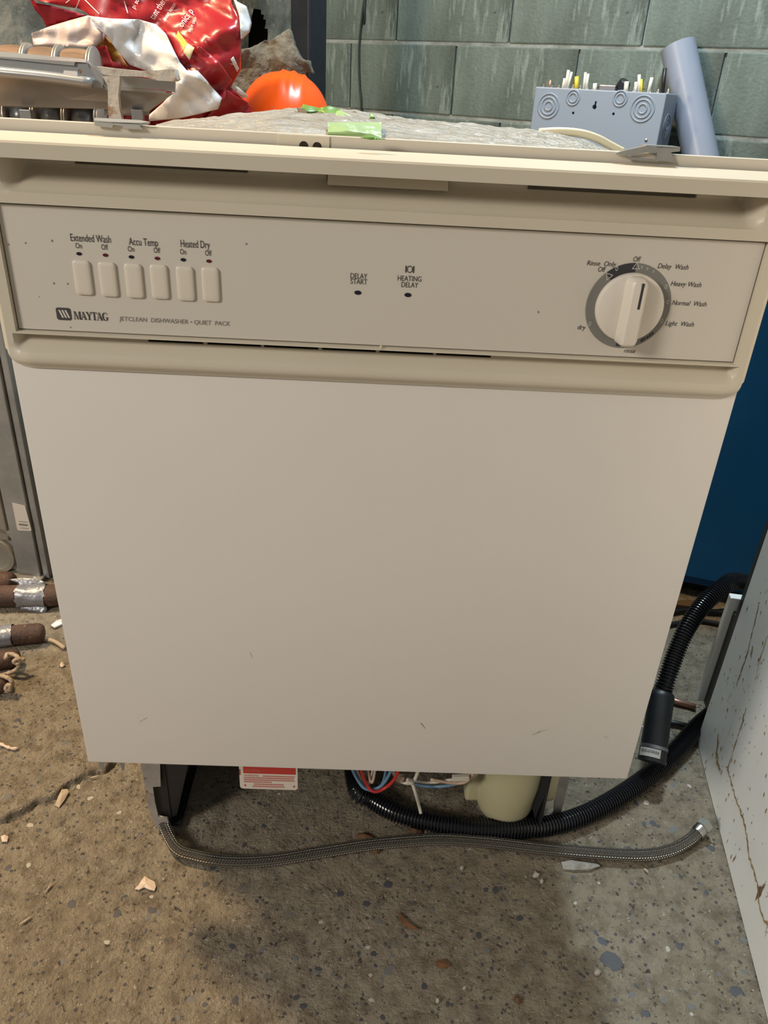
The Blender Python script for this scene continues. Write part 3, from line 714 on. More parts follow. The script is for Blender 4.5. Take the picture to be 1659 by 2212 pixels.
for u, v, w_ in ((222, 1650, 1), (262, 1652, -.2), (1275, 1684, .2), (1310, 1688, -.6)):
    a = at_y(u, v, .02); MB().prism([a + Vector((-.0038, 0, .012)), a + Vector((.0048, 0, .012)), a + Vector((.0018 - .002 * w_, 0, -.0082)), a + Vector((-.001 - .004 * w_, 0, -.0082))], (0, .0012, 0)).build('spring_prong', 'galv', DW)
MB().box((0, .085, .235), (.49, .06, .03), None, .004).build('base_crossbar', 'blackpaint', DW)
# warning card
a, c = at_y(518, 1690, .06), at_y(643, 1697, .06); cz = at_y(580, 1705, .06).z; cw = c.x - a.x
card = MB().prism([(x, .06, z) for x, z in rrect(a.x, c.x, cz, cz + .085, .004)], (0, .0012, 0)).build('warning_card', 'card', DW)
def card_rect(x0, x1, z0, z1, nm, m): flat([[(a.x + cw * x0, cz + z0), (a.x + cw * x1, cz + z0), (a.x + cw * x1, cz + z1), (a.x + cw * x0, cz + z1)]], nm, m, card, .0596)
card_rect(.07, .965, .0272, .048, 'red_band', 'red'); card_rect(0, .02, .024, .034, 'red_mark', 'red')
def card_text(txt, x0, x1, z0, h, m):
    V, Fc = text_mesh(txt); X0, X1 = min(v.x for v in V), max(v.x for v in V); me = bpy.data.meshes.new('card_lettering')
    me.from_pydata([(a.x + cw * (x0 + (x1 - x0) * (v.x - X0) / (X1 - X0)), .0594, cz + z0 + v.y * h / cap_height()) for v in V], [], Fc); link('card_lettering', me, m, card)
card_text('CAUTION', .10, .36, .0305, .0040, 'redpale'); card_text('WARNING', .075, .33, .0222, .0034, 'redpale')
lines = []; rr = random.Random(3)
for z0, x0, x1 in ((.0222, .40, .965), (.0187, .075, .95), (.0152, .075, .94), (.0117, .075, .55), (.0078, .24, .76), (.0040, .22, .78)):
    x = x0
    while x < x1 - .02:
        l = rr.uniform(.03, .08); l = min(l, x1 - x); lines.append([(a.x + cw * x, cz + z0), (a.x + cw * (x + l), cz + z0), (a.x + cw * (x + l), cz + z0 + .0022), (a.x + cw * x, cz + z0 + .0022)]); x += l + .012
tag(flat(lines, 'print_lines', 'redpale', card, .0595), kind='stuff')
for q in ((.07, .10), (.955, .925)): flat([[(a.x + cw * q[0], cz + .0065), (a.x + cw * q[1], cz + .0088), (a.x + cw * q[1], cz + .0042)]], 'arrow_mark', 'red', card, .0595)
# sump
s0 = at_y(1108, 1700, .125); zb = at_y(1100, 1769, .125).z
sp = MB().lathe([(.006, zb), (.020, zb + .003), (.030, zb + .010), (.037, zb + .022), (.0405, zb + .036), (.043, zb + .06), (.046, zb + .085), (.048, zb + .15)], 36, (s0.x - .006, .135, 0))
smooth_angle(sp.build('sump', 'sump', DW), 50)
MB().box((s0.x + .034, .135, zb + .085), (.05, .05, .075), None, .014).build('sump_outlet', 'sump', DW, True)
MB().box((s0.x - .05, .15, zb + .075), (.026, .05, .085), None, .005).build('sump_outlet', 'sump', DW)
def wire(pix_, y, r, m, nm='wire'):
    P_ = [at_y(u, v, y + (i % 2) * .004) for i, (u, v) in enumerate(pix_)]; return MB().tube(catmull(P_, 8), r, 8).build(nm, m, DW, True)
wire([(752, 1640), (770, 1680), (790, 1704), (820, 1700), (842, 1670), (848, 1630)], .085, .0021, 'wireblue')
wire([(772, 1640), (790, 1690), (808, 1710), (835, 1700), (856, 1676), (868, 1630)], .083, .0022, 'wirered')
wire([(758, 1640), (775, 1682), (800, 1708), (826, 1692), (838, 1640)], .090, .0018, 'wireblue')
wire([(800, 1640), (795, 1665), (804, 1690), (815, 1640)], .088, .0018, 'wirepink')
wire([(765, 1650), (788, 1700), (796, 1692), (812, 1640)], .092, .0018, 'wirewhite')
wire([(840, 1650), (860, 1684), (890, 1690), (905, 1660), (912, 1630)], .090, .0024, 'wirewhite')
wire([(880, 1690), (920, 1698), (960, 1698), (1000, 1688), (1040, 1660)], .11, .0022, 'wireblue')
wire([(872, 1684), (930, 1690), (975, 1684), (1020, 1676), (1045, 1650)], .10, .0020, 'wirewhite')
wire([(930, 1684), (990, 1692), (1016, 1680), (1035, 1640)], .095, .0022, 'wirepink')
wire([(880, 1684), (890, 1692), (898, 1715), (905, 1740), (909, 1757)], .088, .0022, 'wirewhite', 'cable_tie')
q = at_y(885, 1688, .086); MB().box(q, (.008, .006, .005), Matrix.Rotation(.5, 3, 'Y'), .001).build('cable_tie_head', 'wirewhite', DW)
q = at_y(862, 1680, .092); MB().box(q, (.012, .006, .010), Matrix.Rotation(.3, 3, 'Y'), .001).build('wire_connector', 'wirepink', DW)
q = at_y(995, 1680, .092); MB().box(q, (.022, .006, .008), Matrix.Rotation(-.1, 3, 'Y'), .001).build('wire_connector', 'wirewhite', DW)
# feet at the back carry the tub
for x in (-.24, .24): MB().box((x, .55, .10), (.05, .05, .205), None, .003).build('rear_leg', 'rustgalv', DW)

# ================================================================== HOSES
def hz_(u, v, z): return at_z(u, v, z)
P = [Vector((.02, .30, .06)), Vector((-.01, .24, .045))] + [hz_(u, v, z) for u, v, z in ((770, 1700, .024), (805, 1728, .016), (860, 1757, .0145), (930, 1775, .0145), (1020, 1788, .0145), (1110, 1790, .0145), (1190, 1783, .0145), (1270, 1757, .0145), (1350, 1712, .0145), (1420, 1660, .0145), (1470, 1612, .0145), (1508, 1568, .016))]
P += [Vector((.600, .345, .022)), Vector((.665, .37, .05)), Vector((.715, .40, .12)), Vector((.71, .415, .185))]
P += [at_y(1600, 1256, .415), at_y(1560, 1270, .385), at_y(1520, 1305, .355), at_y(1485, 1355, .325), at_y(1460, 1410, .300), at_y(1441, 1465, .275), at_y(1430, 1498, .265)]
HO = thing('drain_hose', 'black corrugated drain hose curling over floor from under dishwasher to rubber cuff', 'hose', (P[8].x, P[8].y, 0))
path = resample(catmull(P, 14), .0011)
b = MB().tube(path, lambda i: .0122 + .0015 * (1 if (i % 4) in (0, 1) else -1), 14)
smooth_angle(b.build('corrugated_tube', 'hose', HO, fix=False), 60)
c0, c1 = path[-1], at_z(1408, 1645, .046); dcn = (c1 - c0).normalized(); Lc = (c1 - c0).length
b = MB().lathe([(.0135, -.004), (.0175, 0), (.0188, .006), (.0184, Lc * .45), (.0188, Lc * .62), (.0190, Lc * .78)], 28, c0, dcn); smooth_angle(b.build('rubber_cuff', 'rubber', HO), 40)
b = MB().lathe([(.0186, Lc * .775), (.0200, Lc * .78), (.0202, Lc * .825), (.0190, Lc * .83)], 28, c0, dcn); smooth_angle(b.build('hose_clamp', 'zincdark', HO), 40)
b = MB().lathe([(.0188, Lc * .82), (.0195, Lc * .825), (.0195, Lc * .96), (.0188, Lc * .965)], 28, c0, dcn); smooth_angle(b.build('clamp_band', 'rubber', HO), 40)
b = MB().lathe([(.0186, Lc * .955), (.0204, Lc * .96), (.0202, Lc * 1.01), (.0160, Lc * 1.015), (.014, Lc * .99)], 28, c0, dcn); smooth_angle(b.build('cuff_lip', 'rubber', HO), 40)
# sticker round the camera side of the band
side = dcn.cross(CAM - c1).normalized(); fr = side.cross(dcn).normalized()
if fr.dot(CAM - c1) < 0: fr = -fr
def stk(a, h, r=.0198): return tuple(c0 + dcn * h + (fr * math.cos(a) + side * math.sin(a)) * r)
sg = 1 if side.x > 0 else -1
MB().grid(stk, [sg * x for x in arange(-1.15, .55, .1)], arange(Lc * .835, Lc * .955, Lc * .02)).build('barcode_sticker', 'sticker', HO, True, fix=False)
bars = MB(); rr = random.Random(9); x = -.95
while x < .40:
    wd_ = rr.uniform(.02, .06); h0 = Lc * (.865 if rr.random() < .7 else .88)
    bars.grid(lambda q, h: stk(q, h, .0200), [sg * x, sg * (x + wd_)], [h0, Lc * .905]); x += wd_ + rr.uniform(.03, .07)
for x in (.62, .72, .84, .95): bars.grid(lambda q, h: stk(q, h, .0198), [sg * x, sg * (x + .05)], [Lc * .85, Lc * .945])
tag(bars.build('sticker_print', 'ink', HO, fix=False), kind='stuff')
# braided supply hose
px = [(352, 1778, .03), (356, 1803, .012), (378, 1828, .0085), (425, 1850, .0085), (500, 1861, .0085), (590, 1857, .0085), (690, 1841, .0085), (800, 1824, .0085), (900, 1815, .0085), (960, 1813, .0085), (1060, 1820, .0085), (1180, 1834, .0085), (1300, 1844, .0085), (1390, 1847, .0085), (1450, 1836, .0085), (1490, 1814, .0095), (1510, 1795, .013)]
P = [Vector((-.235, .34, .05)), Vector((-.262, .24, .02)), Vector((-.268, .16, .0085)), Vector((-.266, .112, .0085))] + [at_z(u, v, z) for u, v, z in px[2:]]
SH = thing('supply_hose', 'braided stainless steel supply hose lying on the concrete in front of dishwasher', 'hose', (P[8].x, P[8].y, 0))
path = resample(catmull(P, 12), .003); tube_uv(path, .0078, 16, 'braided_tube', 'braid', SH)
e1 = path[-1]; de = (path[-1] - path[-4]).normalized()
smooth_angle(MB().lathe([(.0088, -.006), (.0094, -.004), (.0094, .004), (.0085, .005)], 20, e1, de).build('crimp_collar', 'nickel', SH), 40)
b = MB().lathe([(.0098, .005), (.0108, .006), (.0108, .016), (.0098, .017), (.007, .017), (.007, .008)], 6, e1, de); b.build('hex_nut', 'nickel', SH)

# ================================================================== RIGHT SIDE
# white appliance standing at the right, side panel towards us
A0 = Vector((.538, .285, 0)); AD = (Vector((.467, -.12, 0)) - A0).normalized(); AN = Vector((AD.y, -AD.x, 0))   # AN: outward (towards -x)
if AN.x > 0: AN = -AN
AP = thing('kitchen_range', 'white enamel appliance with brown rust stains on its side panel', 'appliance', A0 - AN * .3 + AD * .3)
AR = Matrix((AD, AN, Vector((0, 0, 1)))).transposed()
def apt(d, out, z): return A0 + AD * d + AN * out + Vector((0, 0, z))
pl = [(0.0, .012), (.014, 0.0), (.62, 0.0), (.62, .90), (0.0, .90)]
b = MB().prism([apt(d, 0, z) for d, z in pl], -AN * .016); sp_ = b.build('side_panel', 'stainwhite', AP)
b = MB().box(apt(.325, -.33, .45), (.58, .62, .86), AR); b.build('body', 'blackpaint', AP)
MB().box(apt(-.020, -.024, .55), (.034, .030, .66), AR, .002).build('rear_cover', 'blackpaint', AP)
MB().box(apt(-.058, -.016, .140), (.014, .030, .204), AR, .002).build('rear_frame', 'stainwhite', AP)
MB().box(apt(-.025, -.020, .130), (.050, .020, .180), AR, .001).build('rear_black_strip', 'rubber', AP)  # black strip between side panel and rear frame
MB().box(apt(.31, -.33, .91), (.64, .68, .02), AR, .004).build('cooktop', 'stainwhite', AP)
MB().box(apt(.632, -.33, .50), (.02, .62, .76), AR, .004).build('oven_door', 'stainwhite', AP)
def streak(pxs, w_, seed):
    rr = random.Random(seed); P_ = [at_plane(u, v, apt(0, .0004, 0), AN) for u, v in pxs]; P_ = resample(catmull(P_, 6), .004); b = MB(); n = len(P_)
    for i, p in enumerate(P_):
        t = (P_[min(i + 1, n - 1)] - P_[max(i - 1, 0)]).normalized(); nn = AN.cross(t).normalized(); j = rr.uniform(-.002, .002); h = w_ * rr.uniform(.3, 1.2)
        b.v += [tuple(p + nn * (j - h)), tuple(p + nn * (j + h))]
    b.f = [(2 * i, 2 * i + 1, 2 * i + 3, 2 * i + 2) for i in range(n - 1)]; b.build('rust_streak', 'rust', sp_, fix=False)
streak([(1570, 1655), (1585, 1710), (1610, 1790), (1618, 1850), (1634, 1905), (1642, 1965), (1658, 2000)], .0022, 1)
streak([(1640, 1300), (1615, 1405), (1590, 1480)], .0014, 2); streak([(1612, 1530), (1590, 1600), (1570, 1665)], .0012, 3)
streak([(1552, 1585), (1548, 1640), (1556, 1665)], .0042, 4); streak([(1625, 1395), (1622, 1420)], .0016, 5); streak([(1659, 1370), (1640, 1430), (1632, 1470)], .0007, 6)
rr = random.Random(21); sk = MB()
for i in range(150):
    u, v = rr.uniform(1515, 1655), rr.gauss(1560, 160)
    p = at_plane(u, v, apt(0, .0004, 0), AN); d = (p - A0).dot(AD)
    if d < .004 or p.z < .01 or d > .6 or p.z > .89: continue
    r = rr.choice((.0006, .0008, .0011, .0016)); k_ = rr.uniform(1.2, 3)
    sk.add([p + AD * (r * math.cos(t)) + Vector((0, 0, r * k_ * math.sin(t))) for t in (0, 1.05, 2.1, 3.14, 4.2, 5.25)], [(0, 1, 2, 3, 4, 5)])
tag(sk.build('rust_spots', 'rust', sp_, fix=False), kind='stuff')
# blue cabinet
BA = math.radians(-19); BD = Vector((math.cos(BA), math.sin(BA), 0)); BN = Vector((math.sin(BA), -math.cos(BA), 0)); B0 = Vector((.655, .686, 0)) - BD * .17
BC = thing('blue_cabinet', 'dark blue painted steel cabinet behind the dishwasher on the right', 'cabinet', B0 + BD * .34 - BN * .17)
BR = Matrix((BD, -BN, Vector((0, 0, 1)))).transposed()
def bpt(d, out, z): return B0 + BD * d + BN * out + Vector((0, 0, z))
MB().box(bpt(.34, -.18, .395), (.68, .34, .73), BR, .004).build('body', 'bluecab', BC)
MB().box(bpt(.34, -.005, .40), (.66, .012, .70), BR, .003).build('door', 'bluecab', BC)
MB().box(bpt(.34, -.18, .77), (.69, .355, .02), BR, .003).build('top', 'bluecab', BC)
MB().box(bpt(.34, -.19, .015), (.64, .30, .03), BR).build('plinth', 'iron', BC)
# clutter at its foot
P = [at_z(u, v, .006) for u, v in ((1440, 1322), (1470, 1318), (1500, 1316), (1540, 1322), (1580, 1318), (1620, 1312))]
tag(MB().tube(catmull(P, 8), .006, 10).build('black_cable', 'hose', None, True), 'black cable on the floor at foot of blue cabinet', 'cable')
P = [at_z(u, v, .016) for u, v in ((1440, 1340), (1475, 1334), (1512, 1330), (1550, 1336), (1590, 1345))]
P = [Vector((p.x, p.y, .0045)) for p in P]
tag(MB().tube(catmull(P, 8), .0045, 10).build('grey_cable', 'iron', None, True), 'dark grey cable lying beside corrugated hose near blue cabinet', 'cable')
b = MB(); q = at_z(1490, 1304, .01)
b.prism([q + Vector((-.03, -.004, 0)), q + Vector((.012, -.012, 0)), q + Vector((.034, .003, 0)), q + Vector((.005, .014, 0)), q + Vector((-.024, .010, 0))], (0, 0, .010)); b.v = [(x, y, z - .01) for x, y, z in b.v]
tag(b.build('cardboard_scrap', 'brownfelt'), 'brown cardboard scrap on floor against blue cabinet', 'scrap')
# copper pipe offcut and black rod between dishwasher and range
a, c = at_z(1425, 1505, .005), at_z(1503, 1527, .005)
tag(MB().tube([a, c], .0052, 12).build('copper_offcut', 'copper', None, True), 'short copper pipe offcut on floor beside rubber hose cuff', 'pipe')
a, c = at_z(1415, 1556, .005), at_z(1512, 1573, .005)
tag(MB().tube([a, a.lerp(c, .5) + Vector((0, .002, 0)), c], .0042, 10).build('black_rod', 'iron', None, True), 'thin black rod on floor crossing under the corrugated hose', 'rod')
# grey electrical panel box, back side towards us
TL = at_y(1157, 187, 1.80)
EB = None
EZ = TL.z; EP = Vector((TL.x, TL.y, 0)); d = ray(1442, 195); tt = (EP - CAM).dot(WN) / d.dot(WN); TRp = CAM + d * tt; EW = (TRp - TL).dot(WD)
EB = thing('electrical_panel', 'grey steel electrical panel box on end with cut wire stubs along its top', 'electrical box', EP + WD * EW / 2)
def ept(s, z, out=0.0): return EP + WD * s + WN * out + Vector((0, 0, z))
EBX = MB().box(ept(EW / 2, EZ / 2, -.055), (EW, .11, EZ), WR, .003).build('box', 'boxgrey', EB)
def epx(u, v): p = at_plane(u, v, EP + WN * 0, WN); return (p - EP).dot(WD), p.z
def rings(s, z, radii, w_=.0022):
    b = MB()
    for r in radii:
        pts = [ept(s + r * math.cos(2 * PI * i / 40), z + r * math.sin(2 * PI * i / 40), .0004) for i in range(40)]; n = 8; base = len(b.v)
        for i in range(40):
            c_ = ept(s, z, .0004); rad = (pts[i] - c_).normalized()
            for j in range(n): t = 2 * PI * j / n; b.v.append(tuple(pts[i] + rad * w_ * math.cos(t) + WN * w_ * .8 * math.sin(t)))
        for i in range(40):
            for j in range(n): b.f.append((base + i * n + j, base + i * n + (j + 1) % n, base + ((i + 1) % 40) * n + (j + 1) % n, base + ((i + 1) % 40) * n + j))
    b.build('knockout', 'boxgrey', EB, True)
for u, v, rads in ((1185, 229, (.030, .021, .011)), (1388, 235, (.030, .021, .011)), (1238, 211, (.018, .011)), (1340, 213, (.018, .011))): rings(*epx(u, v), rads)
for u, v, r in ((1238, 244, .0035), (1325, 246, .0035), (1284, 231, .0058)):
    s, z = epx(u, v); cut(EBX, MB().lathe([(r, -.08), (r, .006)], 18, ept(s, z), WN))
s, z = epx(1286, 225); cut(EBX, MB().box(ept(s, z, -.035), (.0048, .08, .014), WR @ Matrix.Rotation(.12, 3, 'Y')))
s, z = epx(1396, 303); MB().lathe([(.004, -.002), (.004, .001), (.001, .002)], 12, ept(s, z), WN).build('rivet', 'nickel', EB)
rings(EW + .0, 0, ()) if False else None
for z in (EZ - .075, EZ - .16):    # knockouts on the end face
    b = MB()
    for r in (.028, .018, .009):
        b.lathe([(r + .002, -.001), (r + .002, .0012), (r - .002, .0012), (r - .002, -.001)], 32, ept(EW, z, -.055), WD)
    b.build('knockout', 'boxgrey', EB)
def stub(u0, v0, u1, v1, r, m, out=-.03):
    s0, _ = epx(u0, v0); s1, z1 = epx(u1, v1); MB().tube([ept(s0, EZ - .006, out), ept(s1, z1, out)], r, 10).build('wire_stub', m, EB, True)
for a_ in ((1180, 185, 1179, 172, .0042, 'copper'), (1207, 185, 1211, 168, .004, 'palewire'), (1213, 186, 1219, 150, .0042, 'palewire'), (1217, 186, 1226, 154, .0036, 'palewire'), (1237, 187, 1237, 164, .0056, 'yellowwire'),
          (1253, 187, 1256, 155, .0036, 'palewire'), (1258, 187, 1262, 158, .0036, 'palewire'), (1277, 188, 1277, 179, .0055, 'palewire'), (1345, 190, 1346, 175, .006, 'palewire'), (1367, 190, 1366, 176, .004, 'palewire'), (1375, 190, 1373, 160, .0042, 'palewire'), (1380, 190, 1378, 170, .003, 'yellowwire'),
          (1394, 191, 1401, 166, .0044, 'palewire'), (1426, 192, 1429, 146, .005, 'blackpaint')): stub(*a_)
s, z = epx(1322, 180)
MB().box(ept(s - .02, EZ + .006, -.04), (.045, .03, .012), WR, .002).build('cable_clamp', 'zincdark', EB); smooth_angle(MB().lathe([(.014, 0), (.016, .003), (.016, .020), (.012, .024), (.003, .025)], 20, ept(s + .01, EZ + .004, -.045), (WD * .5 + Vector((0, 0, .8)) + WN * .1)).build('cable_connector', 'iron', EB), 40)
rr = random.Random(4)
for i in range(17):
    s = EW * (.03 + .94 * i / 16); MB().lathe([(.006, 0), (.006, .004), (.0035, .006), (.0035, .009 + rr.uniform(0, .004))], 6, ept(s, EZ - .002, -.03 - rr.uniform(0, .02)), (0, 0, 1)).build('terminal_screw', 'nickel', EB)
# leaning grey pipe
RP = .0445; T0 = at_plane(1463, 104, wallp(0, 0, RP + .004), WN); Q0 = at_plane(1513, 345, wallp(0, 0, RP + .035), WN)
k = T0.z / (T0.z - Q0.z); Bt = T0 + (Q0 - T0) * k * .985; ax = (T0 - Bt); L_ = ax.length
b = MB().lathe([(RP, 0), (RP, L_), (RP - .0055, L_), (RP - .0055, L_ - .06), (.001, L_ - .06)], 40, Bt, ax)
PV = smooth_angle(b.build('plastic_pipe', 'pvc'), 40); tag(PV, 'smooth grey plastic drain pipe leaning against the block wall', 'pipe')
zb_ = min(v.co.z for v in PV.data.vertices); PV.location.z -= zb_

# ================================================================== LEFT SIDE
# zinc appliance back standing on edge
G0 = Vector((-.637, .665, 0)); GA = Vector((-1, .08, 0)).normalized(); GN = Vector((-GA.y, GA.x, 0))
if GN.y > 0: GN = -GN
GP = thing('zinc_back_panel', 'galvanised appliance back panel with embossed ribs standing left of dishwasher', 'metal panel', G0 + GA * .2)
GR = Matrix((-GA, -GN, Vector((0, 0, 1)))).transposed()
def gpt(d, out, z): return G0 + GA * d + GN * out + Vector((0, 0, z))
MB().box(gpt(.26, -.012, .36), (.50, .004, .715), GR).build('sheet', 'panelbeige', GP)
MB().box(gpt(.024, -.004, .36), (.044, .016, .715), GR, .002).build('edge_channel', 'galv', GP)
MB().box(gpt(-.0065, -.012, .36), (.012, .02, .72), GR, .002).build('corner_strip', 'galv', GP)
MB().box(gpt(-.016, -.030, .36), (.006, .012, .70), GR).build('dark_strip', 'rubber', GP)  # narrow dark strip set behind the corner strip
MB().box(gpt(.068, -.008, .38), (.024, .008, .60), GR, .003).build('rib', 'panelbeige', GP)
MB().box(gpt(.475, -.008, .38), (.024, .008, .60), GR, .003).build('rib', 'panelbeige', GP)
b = MB(); q = at_plane(-6, 1196, gpt(0, -.01, 0), GN); gdd, gzz = (q - G0).dot(GA), q.z
for r, h in ((.062, .006), (.034, .010)):
    b.lathe([(r + .008, -.003), (r + .004, h), (r - .004, h), (r - .008, -.003)], 40, gpt(gdd, -.010, gzz), GN)
smooth_angle(b.build('embossed_ring', 'panelbeige', GP), 40)
MB().lathe([(.004, 0), (.004, .003), (.001, .004)], 12, gpt(.083, -.009, .148), GN).build('screw', 'iron', GP)
st = [gpt(0, .0045, 0)]
def gpx(u, v): return at_plane(u, v, gpt(0, .0052, 0), GN)
pts = [gpx(u, v) for u, v in ((26, 1086), (54, 1093), (68, 1146), (63, 1147), (40, 1146), (37, 1143))]
stc = MB().prism(pts, -GN * .0006).build('paper_sticker', 'card', GP)
for (u0, v0, u1, v1, h) in ((41, 1126, 60, 1128, 1.2), (41, 1132.5, 60, 1134.5, 4), (44, 1140, 62, 1142, 1.2)):
    P_ = [gpx(u0, v0 - h / 2), gpx(u1, v1 - h / 2), gpx(u1, v1 + h / 2), gpx(u0, v0 + h / 2)]; b = MB(); b.add([p + GN * .0004 for p in P_], [(0, 1, 2, 3)]); b.build('print_line', 'inkpale', stc, fix=False)
MB().box(gpt(.255, .0, .004), (.52, .05, .008), GR, .002).build('foot_flange', 'galv', GP)

# sash weights: rusty iron bars on the floor
def weight(label, p_end, dirv, L, r, tape=None, ropes=(), rope_eye=True):
    """p_end: centre of the rounded end, dirv: axis going away from it"""
    dirv = Vector(dirv).normalized(); g = thing('sash_weight', label, 'weight', (p_end.x, p_end.y, 0), 'rusty sash weights on the floor')
    pr = [(r * .35, 0), (r * .72, r * .10), (r * .92, r * .35), (r, r * .8), (r * 1.0, L - r), (r * .8, L - r * .3), (r * .3, L)]
    pr = [(q * (1 + .02 * math.sin(i * 3.1)), h) for i, (q, h) in enumerate(pr)]
    smooth_angle(MB().lathe(pr, 28, p_end, dirv).build('bar', 'rustiron', g), 60)
    if tape:
        t0, t1 = tape; up = Vector((0, 0, 1)); sd = dirv.cross(up).normalized(); b = MB()
        def tp(h, a):
            q = r + .0014 + .0010 * pnoise((h * 90, math.cos(a) * 2, math.sin(a) * 2)) + .0008 * math.sin(a * 3 + h * 100)
            e = .004 * pnoise((math.cos(a) * 3, math.sin(a) * 3, h > (t0 + t1) / 2)); return tuple(p_end + dirv * (h + (e if h in (t0, t1) else 0)) + (sd * math.cos(a) + up * math.sin(a)) * q)
        b.grid(tp, arange(t0, t1, (t1 - t0) / 9), arange(0, 2 * PI, PI / 18)); b.build('duct_tape', 'duct', g, True, fix=False)
    for P_ in ropes: MB().tube(resample(catmull(P_, 10), .0025), lambda i: .0034 + .0004 * math.sin(i * 1.9), 8).build('rope', 'rope', g, True)
    return g
R1 = .0205
e = at_z(140, 1286, R1); l0 = at_z(0, 1288, R1)
g1 = weight('long rusty sash weight with duct tape wrapped at its middle, under zinc panel', e, l0 - e, .46, R1, ((at_z(102, 1285, R1) - e).length, (at_z(42, 1285, R1) - e).length))
# loose tail of tape on it
tpz = patch([(18, 1252), (45, 1249), (70, 1250), (75, 1245), (82, 1252), (98, 1258), (98, 1262), (42, 1268), (38, 1260)], lambda u, v: (at_z(u, 1285, R1).y + .012 + (1268 - v) * .0006), 6, .0008)
tpz.build('tape_tail', 'duct', g1, True)
tpz = patch([(44, 1306), (100, 1304), (102, 1322), (90, 1327), (70, 1322), (44, 1318)], lambda u, v: (at_z(u, 1312, 0).y - .004 - (v - 1306) * .0005), 6, .0008)
tpz.build('tape_tail', 'duct', g1, True)
e = at_z(22, 1268, .022); weight('rusty sash weight lying behind the duct taped one, against zinc panel', Vector((e.x, e.y + .020, .020)), (-1, .05, 0), .36, .019)
R2 = .0175; e = at_z(97, 1366, R2); l0 = at_z(0, 1372, R2)
weight('rusty sash weight with rounded end showing and shiny tape further along', e, l0 - e + Vector((0, -.004, 0)), .42, R2, ((at_z(31, 1366, R2) - e).length, .19),
       [[at_z(20, 1386, .008), at_z(45, 1388, .006), at_z(70, 1382, .006), at_z(95, 1380, .005), at_z(118, 1386, .004), at_z(140, 1400, .004)]])
R3 = .016; e = at_z(44, 1420, R3); l0 = at_z(0, 1426, R3)
rp = [[at_z(12, 1424, .034), at_z(16, 1413, .036), at_z(32, 1415, .034), at_z(42, 1424, .030), at_z(40, 1434, .026), at_z(30, 1430, .030), at_z(36, 1424, .034), at_z(54, 1425, .028)],
      [at_z(42, 1436, .024), at_z(34, 1447, .014), at_z(16, 1455, .006), at_z(-5, 1462, .004), at_z(-30, 1466, .004)]]
weight('short rusty sash weight with knotted cotton cord over its end', e, l0 - e, .30, R3, None, rp)
e = at_z(20, 1474, R3); l0 = at_z(-40, 1480, R3)
rp = [[at_z(-20, 1458, .034), at_z(2, 1459, .034), at_z(20, 1466, .030), at_z(27, 1476, .022), at_z(22, 1486, .016), at_z(14, 1492, .012), at_z(14, 1482, .020), at_z(22, 1480, .024), at_z(20, 1492, .010), at_z(0, 1491, .006), at_z(-30, 1490, .004)]]
weight('rusty sash weight nearest the floor crack with looped cord knot', e, l0 - e, .28, R3, None, rp)

# hidden bench carrying the pile behind the dishwasher
BZ = .768
bn = thing('work_bench', 'plain wooden bench behind the dishwasher carrying the pile', 'bench', (-.36, 1.1, 0))
for i in range(6): MB().box((-.36, .80 + i * .145, BZ - .016), (.94, .14, .032), None, .003).build('plank', 'bench', bn)
for x in (-.78, .06):
    for y in (.77, 1.55): MB().box((x, y, (BZ - .032) / 2), (.06, .06, BZ - .032), None, .003).build('leg', 'bench', bn)
for y in (.77, 1.55): MB().box((-.36, y, BZ - .075), (.80, .03, .08)).build('rail', 'bench', bn)

# hard hat
HY = 1.31; H0 = at_y(620, 235, HY); hw = .118
HT_ = thing('hard_hat', 'bright orange plastic hard hat with raised crown ridges', 'hard hat', (H0.x - .004, HY, BZ))
hx = H0.x - .004; top = at_y(615, 152, HY).z - BZ
b = MB(); na, nh = 64, 22
for i in range(nh + 1):
    ph = PI / 2 * i / nh; r = math.cos(ph) ** .82; h = math.sin(ph) ** .95
    for j in range(na):
        a_ = 2 * PI * j / na; x, y = math.cos(a_) * r * .104, math.sin(a_) * r * .122; rd = 0
        for off in (-.022, .0, .022):    # ridges running front to back
            rd += .0042 * math.exp(-((x - off - .02) / .0045) ** 2) * sm(.15, .5, h)
        b.v.append((hx + x * 1.0, HY + y, BZ + .010 + (top - .012) * h + rd))
for i in range(nh):
    for j in range(na): b.f.append((i * na + j, i * na + (j + 1) % na, (i + 1) * na + (j + 1) % na, (i + 1) * na + j))
b.f.append(tuple(nh * na + j for j in range(na)))
sh = b.build('shell', 'orange', HT_, True, fix=False); sh.rotation_euler = (0, 0, 0)
b = MB()
prof = [(.99, .012), (1.06, .008), (1.12, .003), (1.12, .000), (1.05, .004), (.985, .008)]
for k_, (r, h) in enumerate(prof):
    for j in range(na): a_ = 2 * PI * j / na; ex = 1 + (.22 * max(0, math.sin(a_)) ** 2 if r > 1.03 else 0); b.v.append((hx + .104 * r * math.cos(a_), HY + .122 * r * ex * math.sin(a_), BZ + h))
for i in range(len(prof)):
    for j in range(na): i2 = (i + 1) % len(prof); b.f.append((i * na + j, i * na + (j + 1) % na, i2 * na + (j + 1) % na, i2 * na + j))
b.build('brim', 'orange', HT_, True)

